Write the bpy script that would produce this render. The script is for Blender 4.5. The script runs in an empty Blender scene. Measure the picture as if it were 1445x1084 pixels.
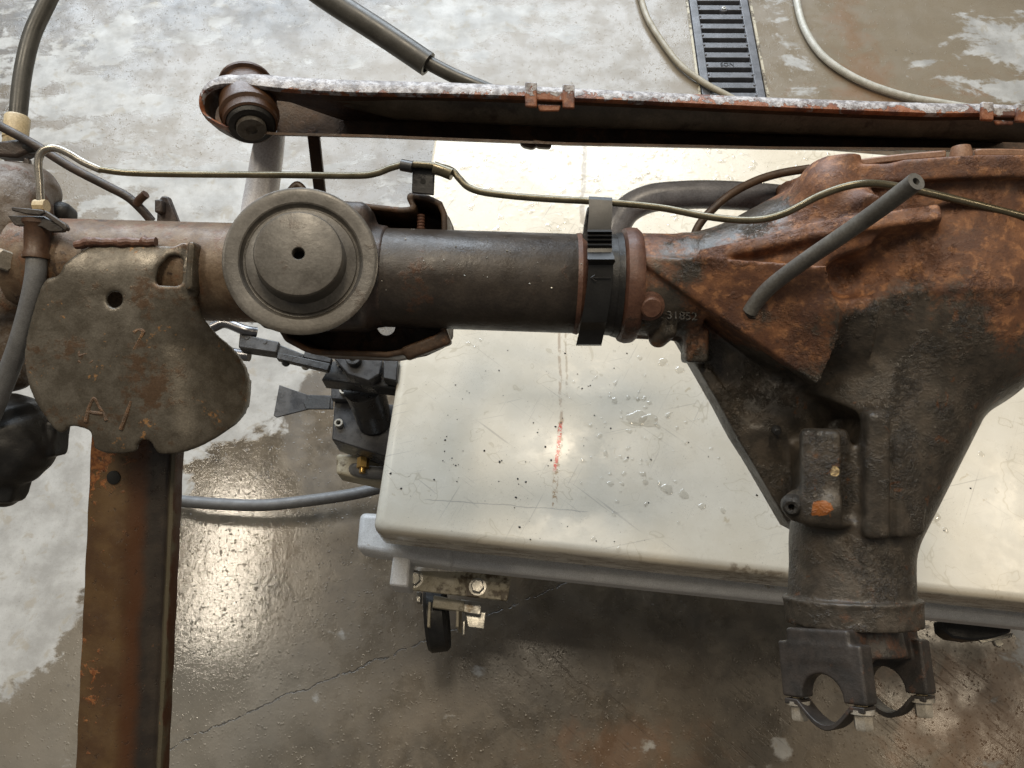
import bpy, bmesh, math, random
import numpy as np
from mathutils import Vector, Matrix
random.seed(7); np.random.seed(7)
PI = math.pi
SC = bpy.context.scene
COL = SC.collection

# ------------------------------------------------------------------ camera
TH = math.radians(25.0)
CH = 1.35
FPX, CX, CY = 1044.0, 722.5, 542.0
cam_d = bpy.data.cameras.new('camera'); cam = bpy.data.objects.new('camera', cam_d); COL.objects.link(cam)
cam.location = (0, 0, CH); cam.rotation_euler = (TH, 0, 0)
cam_d.sensor_width = 36.0; cam_d.lens = 36.0*FPX/1445.0
cam_d.clip_start = 0.02; cam_d.clip_end = 60
SC.camera = cam
C0 = Vector((0, 0, CH)); R = Vector((1, 0, 0)); U = Vector((0, math.cos(TH), math.sin(TH))); D = Vector((0, math.sin(TH), -math.cos(TH)))

# ------------------------------------------------------------------ world and lamps
SC.view_settings.view_transform = 'Standard'; SC.view_settings.look = 'None'
SC.view_settings.exposure = 0.38; SC.view_settings.gamma = 1.0
SC.cycles.max_bounces = 6; SC.cycles.diffuse_bounces = 3; SC.cycles.glossy_bounces = 3; SC.cycles.transparent_max_bounces = 6
wd = bpy.data.worlds.new('World'); SC.world = wd; wd.use_nodes = True
bg = wd.node_tree.nodes['Background']; bg.inputs[0].default_value = (1.0, 0.95, 0.88, 1); bg.inputs[1].default_value = 0.115

def area(name, loc, target, sx, sy, power, color, spread=180):
    l = bpy.data.lights.new(name, 'AREA'); l.shape = 'RECTANGLE'; l.size = sx; l.size_y = sy
    l.energy = power; l.color = color; l.spread = math.radians(spread)
    o = bpy.data.objects.new(name, l); COL.objects.link(o); o.location = loc
    d = (Vector(target)-Vector(loc)).normalized()
    o.rotation_euler = d.to_track_quat('-Z', 'Y').to_euler()
    return o
area('open_shop_door_daylight', (-0.9, 4.6, 2.9), (0.0, 0.5, 0.6), 5.0, 3.0, 350, (0.80, 0.90, 1.0))
area('ceiling_tube_light', (-1.85, 1.0, 3.5), (-1.85, 1.0, 0), 0.13, 1.0, 27, (1.0, 0.88, 0.70))
area('ceiling_tube_light', (0.0, 1.12, 3.5), (0.0, 1.12, 0), 0.34, 0.9, 32, (1.0, 0.86, 0.66))
area('ceiling_tube_light', (2.6, 0.4, 3.5), (2.6, 0.4, 0), 0.24, 1.2, 20, (1.0, 0.84, 0.62))

# ------------------------------------------------------------------ frames
S = 0.66/1044.0                       # metres per unit in the axle frame (axle stands tilted 25 degrees)
def T(p):                             # axle frame (x right, y down the axle face, z outward) -> world
    return C0 + R*((p[0]-CX)*S) + U*((CY-p[1])*S) + D*((FPX-p[2])*S)
def q(px, py, w):                     # place at a seen position, w units out of the axle plane
    k = 1-w/FPX
    return (CX+(px-CX)*k, CY+(py-CY)*k, w)
def W(px, py, w): return T(q(px, py, w))
def G(px, py, z):
    d = D + R*((px-CX)/FPX) + U*((CY-py)/FPX)
    t = (z-CH)/d.z
    return C0 + d*t
A = np.array([[R.x*S, 0, 0], [0, -U.y*S, -U.z*S], [0, -D.y*S, -D.z*S]])
T0 = np.array(T((0, 0, 0)))
def TN(P): return P @ A + T0

# ------------------------------------------------------------------ objects
def tag(o, label=None, cat=None, group=None, kind=None):
    if label: o['label'] = label
    if cat: o['category'] = cat
    if group: o['group'] = group
    if kind: o['kind'] = kind
    return o
def thing(name, loc, label, cat, group=None):
    o = bpy.data.objects.new(name, None); COL.objects.link(o); o.location = loc
    o.empty_display_size = 0.02
    return tag(o, label, cat, group)
def wloc(o):
    v = Vector((0, 0, 0))
    while o is not None: v = v+o.location; o = o.parent
    return v
def link(name, me, mat, parent=None, bevel=0, sharp=35, seg=2):
    o = bpy.data.objects.new(name, me); COL.objects.link(o)
    if parent is not None:
        o.parent = parent
        me.transform(Matrix.Translation(-wloc(parent)))
    if mat: me.materials.append(mat)
    me.shade_smooth()
    if sharp: me.set_sharp_from_angle(angle=math.radians(sharp))
    if bevel:
        b = o.modifiers.new('bevel', 'BEVEL'); b.width = bevel; b.segments = seg; b.limit_method = 'ANGLE'; b.angle_limit = math.radians(38)
        b.harden_normals = False
    return o
def mesh(name, verts, faces, fix=True):
    me = bpy.data.meshes.new(name); me.from_pydata([tuple(v) for v in verts], [], faces)
    if fix:
        bm = bmesh.new(); bm.from_mesh(me); bmesh.ops.recalc_face_normals(bm, faces=bm.faces); bm.to_mesh(me); bm.free()
    me.update(); return me
def join(parts):
    V, F = [], []
    for v, f in parts:
        k = len(V); V += list(v); F += [tuple(i+k for i in a) for a in f]
    return V, F
def obj(name, vf, mat, parent=None, bevel=0, sharp=35, seg=2):
    return link(name, mesh(name, vf[0], vf[1]), mat, parent, bevel, sharp, seg)

def catmull(P, n=8):
    P = [Vector(p) for p in P]
    if len(P) < 3: return P
    out = []
    for i in range(len(P)-1):
        a = P[i-1] if i else P[0]*2-P[1]; b = P[i]; c = P[i+1]
        d = P[i+2] if i+2 < len(P) else c*2-b
        for k in range(n):
            t = k/n
            out.append(0.5*((2*b)+(c-a)*t+(2*a-5*b+4*c-d)*t*t+(3*b-a-3*c+d)*t**3))
    out.append(P[-1]); return out
def tube(P, r, seg=14, n=8, smooth=True, inner=0, rad=None, jitter=0):
    """P world points; r radius or list per control point"""
    if smooth:
        C = catmull(P, n); m = len(C)
        rr = [r]*m if not isinstance(r, (list, tuple)) else [np.interp(i/n, range(len(P)), r) for i in range(m)]
    else:
        C = [Vector(p) for p in P]; m = len(C); rr = [r]*m if not isinstance(r, (list, tuple)) else list(r)
    t = (C[1]-C[0]).normalized(); nrm = t.orthogonal().normalized()
    V, F = [], []
    for i in range(m):
        t2 = (C[min(i+1, m-1)]-C[max(i-1, 0)]).normalized()
        nrm = (nrm - t2*nrm.dot(t2)).normalized(); bi = t2.cross(nrm)
        rj = rr[i]*(1+random.uniform(-jitter, jitter))
        for k in range(seg):
            a = 2*PI*k/seg
            V.append(C[i]+(nrm*math.cos(a)+bi*math.sin(a))*rj)
    for i in range(m-1):
        for k in range(seg):
            F.append((i*seg+k, i*seg+(k+1) % seg, (i+1)*seg+(k+1) % seg, (i+1)*seg+k))
    F.append(tuple(range(seg)))
    if inner:
        e = (m-1)*seg; base = len(V); c = C[-1]; t2 = (C[-1]-C[-2]).normalized()
        for dd, f in ((0, inner), (-2.5, inner*0.95)):
            for k in range(seg): V.append(c+(V[e+k]-c)*f+t2*rr[-1]*dd)
        for k in range(seg):
            k2 = (k+1) % seg
            F.append((e+k, e+k2, base+k2, base+k)); F.append((base+k, base+k2, base+seg+k2, base+seg+k))
        F.append(tuple(base+seg+k for k in range(seg)))
    else: F.append(tuple((m-1)*seg+k for k in range(seg)))
    return V, F
def lathe(prof, c, ax, seg=48, rough=0):
    """prof: (radius, height) metres; c world centre; ax world axis"""
    ax = Vector(ax).normalized(); a = ax.orthogonal().normalized(); b = ax.cross(a); c = Vector(c)
    V, F, rings = [], [], []
    for r, h in prof:
        if r < 1e-7: rings.append([len(V)]); V.append(c+ax*h)
        else:
            rings.append(list(range(len(V), len(V)+seg)))
            for k in range(seg):
                t = 2*PI*k/seg; rr = r*(1+random.uniform(-rough, rough))
                V.append(c+ax*h+(a*math.cos(t)+b*math.sin(t))*rr)
    for i in range(len(rings)-1):
        x, y = rings[i], rings[i+1]
        for k in range(seg):
            k2 = (k+1) % seg
            if len(x) == 1 and len(y) == 1: continue
            if len(x) == 1: F.append((x[0], y[k], y[k2]))
            elif len(y) == 1: F.append((x[k], x[k2], y[0]))
            else: F.append((x[k], x[k2], y[k2], y[k]))
    return V, F
def prism(poly, off, steps=1):
    """poly: world points (a simple polygon); off: extrusion vector"""
    n = len(poly); V = [Vector(p) for p in poly]+[Vector(p)+off for p in poly]
    return V, [tuple(range(n)), tuple(range(2*n-1, n-1, -1))]+[(i, (i+1) % n, n+(i+1) % n, n+i) for i in range(n)]
def vprism(pts, w, th): return prism([W(x, y, w) for x, y in pts], D*(th*S))          # facing the axle front
def gprism(pts, z, h): return prism([G(x, y, z) for x, y in pts], Vector((0, 0, -h)))    # level, top at z
def box(c, ex, ey, ez):
    c, ex, ey, ez = Vector(c), Vector(ex)/2, Vector(ey)/2, Vector(ez)/2
    V = [c+ex*i+ey*j+ez*k for i in (-1, 1) for j in (-1, 1) for k in (-1, 1)]
    return V, [(0, 1, 3, 2), (4, 6, 7, 5), (0, 4, 5, 1), (2, 3, 7, 6), (0, 2, 6, 4), (1, 5, 7, 3)]
def hexbolt(c, ax, r, h, washer=True, socket=False):
    ax = Vector(ax).normalized()
    if socket:
        P = [(0, -h*.3), (r*.45, -h*.3), (r*.5, h*.9), (r*.55, h), (r*.92, h), (r, h*.9), (r, 0), (0, 0)]
        return lathe(P, c, ax, 20)
    a = lathe([(0, 0), (r, 0), (r, h*.85), (r*.86, h), (0, h)], c, ax, 6)
    if washer: return join([a, lathe([(0, -h*.2), (r*1.3, -h*.2), (r*1.3, h*.05), (0, h*.06)], c, ax, 20)])
    return a

# ------------------------------------------------------------------ distance-field modelling for castings
class Field:
    def __init__(s, lo, hi, h):
        s.lo, s.h = np.array(lo, float), h
        n = [int((b-a)/h)+2 for a, b in zip(lo, hi)]
        s.x = (lo[0]+h*np.arange(n[0], dtype=np.float32))[:, None, None]
        s.y = (lo[1]+h*np.arange(n[1], dtype=np.float32))[None, :, None]
        s.z = (lo[2]+h*np.arange(n[2], dtype=np.float32))[None, None, :]
        s.n = n; s.f = np.full(n, 999, np.float32)
    def add(s, d, k=0): s.f = smin(s.f, d, k)
    def sub(s, d, k=0): s.f = -smin(-s.f, d, k)
    def cut(s, d, k=0): s.f = -smin(-s.f, d, k)
    def net(s):
        f = s.f.copy()
        for ax in range(3):
            sl = [slice(None)]*3
            for e in (0, -1): sl[ax] = e; f[tuple(sl)] = np.maximum(f[tuple(sl)], 0.5)
        nx, ny, nz = f.shape; ins = f < 0
        cells = np.zeros((nx-1, ny-1, nz-1), np.int8)
        for i in (0, 1):
            for j in (0, 1):
                for k in (0, 1): cells += ins[i:nx-1+i, j:ny-1+j, k:nz-1+k]
        act = (cells > 0) & (cells < 8)
        idx = np.full(act.shape, -1, np.int64); I = np.argwhere(act); idx[act] = np.arange(len(I))
        acc = np.zeros((len(I), 3)); cnt = np.zeros(len(I))
        cor = [(i, j, k) for i in (0, 1) for j in (0, 1) for k in (0, 1)]
        for a in cor:
            for b in cor:
                if sum(abs(p-r_) for p, r_ in zip(a, b)) != 1 or a > b: continue
                fa = f[I[:, 0]+a[0], I[:, 1]+a[1], I[:, 2]+a[2]]; fb = f[I[:, 0]+b[0], I[:, 1]+b[1], I[:, 2]+b[2]]
                m = (fa < 0) != (fb < 0); t = np.where(m, fa/np.where(m, fa-fb, 1), 0)
                for c in range(3): acc[:, c] += np.where(m, a[c]+t*(b[c]-a[c]), 0)
                cnt += m
        V = s.lo + s.h*(I+acc/cnt[:, None])
        Q = []
        for ax in range(3):
            a0 = [slice(0, n_) for n_ in f.shape]; a1 = list(a0); a0[ax] = slice(0, f.shape[ax]-1); a1[ax] = slice(1, f.shape[ax])
            m = ins[tuple(a0)] != ins[tuple(a1)]; E = np.argwhere(m); flip = ins[tuple(a0)][m]
            u, v = (ax+1) % 3, (ax+2) % 3
            ok = (E[:, u] > 0) & (E[:, v] > 0) & (E[:, u] < f.shape[u]-1) & (E[:, v] < f.shape[v]-1)
            E, flip = E[ok], flip[ok]
            def g(du, dv):
                B = E.copy(); B[:, u] -= du; B[:, v] -= dv
                return idx[B[:, 0], B[:, 1], B[:, 2]]
            qd = np.stack([g(0, 0), g(1, 0), g(1, 1), g(0, 1)], 1)
            qd[~flip] = qd[~flip][:, ::-1]
            Q.append(qd)
        return V, np.concatenate(Q)[:, ::-1]
    def obj(s, name, mat, parent=None, relax=1, xf=None):
        V, F = s.net()
        for _ in range(relax):                      # one light Laplacian pass takes the voxel steps out
            acc = np.zeros_like(V); c = np.zeros(len(V))
            for a, b in ((0, 1), (1, 2), (2, 3), (3, 0)):
                np.add.at(acc, F[:, a], V[F[:, b]]); np.add.at(acc, F[:, b], V[F[:, a]])
                np.add.at(c, F[:, a], 1); np.add.at(c, F[:, b], 1)
            V = V*0.45+0.55*acc/np.maximum(c, 1)[:, None]
        if xf: V = xf(V)
        P = TN(V); me = bpy.data.meshes.new(name)
        me.vertices.add(len(P)); me.vertices.foreach_set('co', P.astype(np.float32).ravel())
        me.loops.add(F.size); me.loops.foreach_set('vertex_index', F.astype(np.int32).ravel())
        me.polygons.add(len(F)); me.polygons.foreach_set('loop_start', np.arange(0, F.size, 4, dtype=np.int32))
        me.update(calc_edges=True); me.validate()
        return link(name, me, mat, parent, sharp=0)
def smin(a, b, k):
    if k <= 0: return np.minimum(a, b)
    h = np.maximum(k-np.abs(a-b), 0)/k
    return np.minimum(a, b)-h*h*k*0.25
def sball(F, c, r):                                # ellipsoid
    r = (r, r, r) if not isinstance(r, (tuple, list)) else r
    k = np.sqrt(((F.x-c[0])/r[0])**2+((F.y-c[1])/r[1])**2+((F.z-c[2])/r[2])**2)
    return ((k-1)*min(r)).astype(np.float32)
def scone(F, a, b, ra, rb, cap=False):             # capsule / tapered limb, flat caps when cap
    a, b = np.array(a, np.float32), np.array(b, np.float32); d = b-a; L = float(np.sqrt((d*d).sum())); d = d/L
    t = (F.x-a[0])*d[0]+(F.y-a[1])*d[1]+(F.z-a[2])*d[2]
    tc = np.clip(t, 0, L)
    dist = np.sqrt((F.x-a[0]-d[0]*tc)**2+(F.y-a[1]-d[1]*tc)**2+(F.z-a[2]-d[2]*tc)**2)
    if cap:
        tt = t
        rad = np.sqrt(np.maximum((F.x-a[0])**2+(F.y-a[1])**2+(F.z-a[2])**2-tt*tt, 0))-(ra+(rb-ra)*tc/L)
        return np.maximum(rad, np.maximum(-tt, tt-L)).astype(np.float32)
    return (dist-(ra+(rb-ra)*tc/L)).astype(np.float32)
def sbox(F, c, half, X=(1, 0, 0), Y=None, rnd=3):   # oriented box, X and Y local axes
    X = Vector(X).normalized(); Y = Vector(Y or (0, 1, 0)); Y = (Y-X*Y.dot(X)).normalized(); Z = X.cross(Y)
    q_ = []
    for ax, h in zip((X, Y, Z), half):
        q_.append(np.abs((F.x-c[0])*ax.x+(F.y-c[1])*ax.y+(F.z-c[2])*ax.z)-(h-rnd))
    o = np.sqrt(sum(np.maximum(a, 0)**2 for a in q_))+np.minimum(np.maximum(np.maximum(q_[0], q_[1]), q_[2]), 0)
    return (o-rnd).astype(np.float32)
def spoly(F, P, z0, z1):                            # polygon in x,y extruded over z
    x, y = F.x[:, :, 0], F.y[:, :, 0]
    x, y = np.broadcast_arrays(x, y); d = np.full(x.shape, 1e9); ins = np.zeros(x.shape, bool)
    n = len(P)
    for i in range(n):
        ax, ay = P[i]; bx, by = P[(i+1) % n]; ex, ey = bx-ax, by-ay
        t = np.clip(((x-ax)*ex+(y-ay)*ey)/(ex*ex+ey*ey), 0, 1)
        d = np.minimum(d, (x-ax-t*ex)**2+(y-ay-t*ey)**2)
        c = ((ay > y) != (by > y)) & (x < (bx-ax)*(y-ay)/((by-ay) or 1e-9)+ax)
        ins ^= c
    d = np.sqrt(d); d = np.where(ins, -d, d)[:, :, None].astype(np.float32)
    if z0 is None: return d
    zz = np.maximum(z0-F.z, F.z-z1)
    return np.maximum(d, zz)

# ------------------------------------------------------------------ materials
class NB:
    def __init__(s, name):
        s.m = bpy.data.materials.new(name); s.m.use_nodes = True; s.t = s.m.node_tree
        s.b = s.t.nodes['Principled BSDF']; s.pos = s.t.nodes.new('ShaderNodeNewGeometry').outputs['Position']
    def put(s, inp, v):
        if hasattr(v, 'is_linked') or isinstance(v, bpy.types.NodeSocket): s.t.links.new(v, inp)
        elif isinstance(v, (tuple, list)) and len(v) == 3 and inp.type == 'RGBA': inp.default_value = (*v, 1)
        elif isinstance(v, Vector): inp.default_value = tuple(v)
        elif inp.type == 'RGBA' and isinstance(v, (int, float)): inp.default_value = (v, v, v, 1)
        else: inp.default_value = v
    def math(s, op, a, b=0.0, c=0.0, clamp=False):
        n = s.t.nodes.new('ShaderNodeMath'); n.operation = op; n.use_clamp = clamp
        for i, v in enumerate((a, b, c)): s.put(n.inputs[i], v)
        return n.outputs[0]
    def vmath(s, op, a, b=(0, 0, 0)):
        n = s.t.nodes.new('ShaderNodeVectorMath'); n.operation = op
        s.put(n.inputs[0], a); s.put(n.inputs[1], b)
        return n.outputs['Value'] if op in ('DOT_PRODUCT', 'LENGTH', 'DISTANCE') else n.outputs[0]
    def mapping(s, scale=(1, 1, 1), rot=(0, 0, 0), vec=None):
        n = s.t.nodes.new('ShaderNodeMapping'); s.put(n.inputs[0], vec or s.pos)
        n.inputs['Scale'].default_value = scale; n.inputs['Rotation'].default_value = rot
        return n.outputs[0]
    def noise(s, scale, detail=5, rough=0.55, dist=0.0, vec=None):
        n = s.t.nodes.new('ShaderNodeTexNoise'); s.put(n.inputs['Vector'], vec or s.pos)
        n.inputs['Scale'].default_value = scale; n.inputs['Detail'].default_value = detail
        n.inputs['Roughness'].default_value = rough; n.inputs['Distortion'].default_value = dist
        return n.outputs['Fac']
    def voro(s, scale, feat='F1', vec=None, rnd=1.0):
        n = s.t.nodes.new('ShaderNodeTexVoronoi'); n.feature = feat; s.put(n.inputs['Vector'], vec or s.pos)
        n.inputs['Scale'].default_value = scale; n.inputs['Randomness'].default_value = rnd
        return n.outputs['Distance']
    def ramp(s, f, lo, hi, a=0.0, b=1.0):             # smooth step
        n = s.t.nodes.new('ShaderNodeMapRange'); n.interpolation_type = 'SMOOTHSTEP'
        s.put(n.inputs[0], f)
        n.inputs[1].default_value = lo; n.inputs[2].default_value = hi
        s.put(n.inputs[3], a); s.put(n.inputs[4], b)
        return n.outputs[0]
    def mix(s, f, a, b, mode='MIX'):
        n = s.t.nodes.new('ShaderNodeMix'); n.data_type = 'RGBA'; n.blend_type = mode
        s.put(n.inputs[0], f); s.put(n.inputs[6], a); s.put(n.inputs[7], b)
        return n.outputs[2]
    def blob(s, c, rad, vec=None):                     # 1 at c falling to 0 at the ellipsoid rad
        v = s.vmath('SUBTRACT', vec or s.pos, Vector(c)); v = s.vmath('DIVIDE', v, Vector(rad))
        return s.math('SUBTRACT', 1.0, s.vmath('LENGTH', v), clamp=True)
    def bump(s, h, strength=0.5, dist=0.001, prev=None):
        n = s.t.nodes.new('ShaderNodeBump'); n.inputs['Strength'].default_value = strength; n.inputs['Distance'].default_value = dist
        s.put(n.inputs['Height'], h)
        if prev is not None: s.put(n.inputs['Normal'], prev)
        return n.outputs[0]
    def out(s, color=None, rough=None, metal=None, normal=None, spec=None, **kw):
        if color is not None: s.put(s.b.inputs['Base Color'], color)
        if rough is not None: s.put(s.b.inputs['Roughness'], rough)
        if metal is not None: s.put(s.b.inputs['Metallic'], metal)
        if normal is not None: s.put(s.b.inputs['Normal'], normal)
        if spec is not None: s.put(s.b.inputs['Specular IOR Level'], spec)
        for k, v in kw.items(): s.put(s.b.inputs[k.replace('_', ' ')], v)
        return s.m

def metalish(name, c1, c2, c3=None, patch=0.60, scale=1.0, rough=(0.35, 0.75), bump=0.5, c4=None, p4=0.66, grit=True, metal=0.0, spec=0.5, wet=0.0, crust=0.0):
    """mottled, worn, rusty or oily metal"""
    n = NB(name)
    a = n.noise(55*scale, 8, .62, .3); b = n.noise(17*scale, 6, .6, .6); f = n.noise(600*scale, 3, .6)
    col = n.mix(n.ramp(a, .35, .65), c1, c2)
    h = n.math('MULTIPLY', n.noise(180*scale, 6, .65), 1.0)
    if c3:
        m3 = n.ramp(n.math('ADD', n.math('MULTIPLY', b, .65), n.math('MULTIPLY', n.noise(130*scale, 6, .65), .35)), patch-.05, patch+.04)
        col = n.mix(m3, col, c3); h = n.math('ADD', h, n.math('MULTIPLY', m3, .5))
    else: m3 = 0.0
    if c4:
        m4 = n.ramp(n.math('ADD', n.math('MULTIPLY', n.noise(30*scale, 5, .6, .4), .6), n.math('MULTIPLY', n.noise(240*scale, 4, .6), .4)), p4-.03, p4+.03)
        col = n.mix(m4, col, c4); h = n.math('ADD', h, n.math('MULTIPLY', m4, .3))
    if grit:
        col = n.mix(n.ramp(f, .3, .7, .0, .5), col, n.mix(1.0, col, (.45, .42, .40), 'MULTIPLY'))
    if crust:
        cr = n.ramp(n.noise(330*scale, 5, .7, .8), .42, .62); h = n.math('ADD', h, n.math('MULTIPLY', cr, crust))
    nm = n.bump(h, bump, .0013)
    nm = n.bump(f, bump*.4, .0004, nm)
    r = n.ramp(n.noise(40*scale, 6, .6), .3, .7, rough[0], rough[1])
    return n.out(col, r, metal, nm, spec, Coat_Weight=wet, Coat_Roughness=0.18)

M = {}
M['tube_dark'] = metalish('oily dark grey paint', (.034, .027, .022), (.056, .045, .036), (.080, .040, .022), .62, 1, (.30, .55), .35)
M['tube_rust'] = metalish('rust bloomed bare steel', (.105, .064, .035), (.185, .130, .082), (.14, .066, .030), .55, 1, (.42, .66), .3, c4=(.06, .038, .025), p4=.60, metal=.08)
M['plate'] = metalish('khaki weathered steel', (.088, .075, .056), (.138, .122, .097), (.100, .062, .036), .585, 1.3, (.24, .44), .18, c4=(.33, .18, .075), p4=.622, metal=.35)
M['arm_rust'] = metalish('brown rust film', (.060, .028, .014), (.088, .043, .020), (.15, .055, .020), .63, 1, (.35, .62), .3, c4=(.26, .10, .034), p4=.68)
M['iron_dark'] = metalish('oily black cast iron', (.020, .018, .016), (.036, .032, .027), None, .6, 1, (.28, .5), .6, crust=.6)
M['yoke'] = metalish('brown black forged iron', (.035, .028, .025), (.062, .043, .035), (.14, .058, .030), .63, 1.3, (.35, .62), .45)
M['yoke_dark'] = metalish('near black forged yoke', (.030, .027, .025), (.050, .042, .037), (.10, .048, .028), .60, 1.3, (.34, .55), .4)
M['scale'] = metalish('rusty channel inside', (.042, .024, .014), (.080, .044, .022), (.13, .060, .026), .58, .8, (.4, .7), .5)
M['seat'] = metalish('worn grey steel', (.074, .067, .057), (.118, .108, .094), (.055, .038, .026), .60, .8, (.26, .44), .14, metal=.08)
M['flange'] = metalish('red brown rust', (.092, .040, .025), (.145, .070, .044), (.06, .034, .024), .60, 1, (.4, .65), .5)
M['dark_steel'] = metalish('black phosphate steel', (.018, .018, .019), (.033, .033, .034), None, .6, 1.5, (.22, .45), .2, wet=.2)
M['pump_paint'] = metalish('satin black paint', (.040, .040, .042), (.060, .060, .062), None, .6, 1.5, (.22, .38), .12)
M['black'] = metalish('greasy black rubber', (.010, .010, .010), (.020, .019, .018), (.04, .032, .025), .66, 1.3, (.35, .6), .4)
M['hose_grey'] = metalish('grey rubber hose', (.115, .117, .12), (.15, .153, .157), None, .6, 1.5, (.40, .6), .12)
M['hose_dark'] = metalish('dark grey sleeve', (.055, .054, .048), (.075, .073, .065), None, .6, 1.2, (.30, .45), .06)
M['vent'] = metalish('grey black vent hose', (.115, .110, .10), (.16, .155, .14), (.26, .25, .22), .62, .8, (.30, .45), .08)
M['line'] = metalish('olive coated steel line', (.125, .110, .070), (.165, .145, .100), None, .6, 1.5, (.22, .36), .06, metal=.55)
M['line_bare'] = metalish('bare steel line end', (.30, .28, .24), (.40, .38, .34), None, .6, 1.5, (.2, .34), .06, metal=.7)
M['cord'] = metalish('dirty cream cord', (.30, .265, .19), (.40, .36, .28), (.17, .14, .10), .62, .8, (.4, .6), .1)
M['cord_white'] = metalish('pale grey cord', (.42, .41, .35), (.55, .53, .47), (.20, .18, .15), .64, .9, (.35, .55), .1)
M['cream'] = metalish('cream plastic sleeve', (.48, .38, .22), (.56, .46, .29), None, .6, 1, (.4, .55), .06)
M['silver'] = metalish('silver painted tube', (.72, .71, .73), (.80, .80, .82), (.40, .30, .25), .63, 1, (.28, .45), .2)
M['pipe_blue'] = metalish('slate grey pipe', (.13, .135, .155), (.18, .185, .21), (.05, .04, .038), .66, 1.1, (.22, .42), .2)
M['chrome'] = NB('chromed steel').out((.22, .22, .23), .30, 1.0)
M['brass'] = NB('brass').out((.55, .36, .12), .28, .9)
M['zinc'] = metalish('zinc plate', (.38, .37, .33), (.50, .48, .43), (.20, .15, .09), .62, 1.5, (.25, .45), .15, metal=.55)
M['dirt_white'] = metalish('greasy white paint', (.42, .37, .26), (.52, .47, .35), (.10, .070, .035), .545, 1.1, (.35, .6), .25)
M['bolt'] = metalish('yoke bolt steel', (.34, .31, .26), (.50, .46, .39), (.12, .09, .06), .62, 2, (.3, .45), .25, metal=.3)
M['white_frame'] = metalish('white powder coat', (.66, .66, .65), (.72, .72, .71), (.34, .29, .20), .64, 1.4, (.3, .5), .08)
M['grate'] = metalish('grey cast iron grate', (.090, .092, .10), (.135, .137, .15), (.10, .06, .04), .68, .7, (.3, .5), .18)
M['hole_black'] = NB('void black').out((.006, .006, .006), .8)  # near-black discs stand in for the shade inside holes

def mat_band():
    n = NB('peeling grey paint over orange rust')
    f = n.math('ADD', n.math('MULTIPLY', n.noise(34, 8, .62, .6), .7), n.math('MULTIPLY', n.noise(150, 6, .6, .4), .3))
    lin = (W(1300, 144, 10)-W(400, 108, 10)).normalized(); nr = (U-lin*U.dot(lin)).normalized()
    f = n.math('ADD', f, n.math('MULTIPLY', n.ramp(n.vmath('DOT_PRODUCT', n.vmath('SUBTRACT', n.pos, W(760, 121, 20)-nr*14*S), tuple(nr/(14*S))), -1.1, 1.1), .26))
    f = n.math('ADD', f, n.math('MULTIPLY', n.ramp(n.vmath('DOT_PRODUCT', n.vmath('SUBTRACT', n.pos, W(620, 121, 20)), (1, 0, 0)), -.04, 0, .10, 0), 1))
    m = n.ramp(f, .66, .675)
    g = n.ramp(n.noise(120, 6, .7), .38, .60)
    paint = n.mix(g, (.15, .135, .135), (.44, .43, .44))
    paint = n.mix(n.ramp(n.noise(300, 4, .65), .56, .64, 0, .7), paint, (.13, .10, .09))
    rust = n.mix(n.ramp(n.noise(110, 7, .65, .4), .35, .65), (.20, .062, .022), (.30, .13, .07))
    rust = n.mix(n.ramp(n.noise(35, 5, .6), .5, .62), rust, (.12, .055, .042))
    col = n.mix(m, rust, paint)
    h = n.math('ADD', n.math('MULTIPLY', m, .9), n.math('MULTIPLY', n.noise(330, 6, .7), .8))
    return n.out(col, n.ramp(n.noise(200, 4, .6), .3, .7, .3, .6), .0, n.bump(h, .6, .0016))
M['band'] = mat_band()

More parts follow.
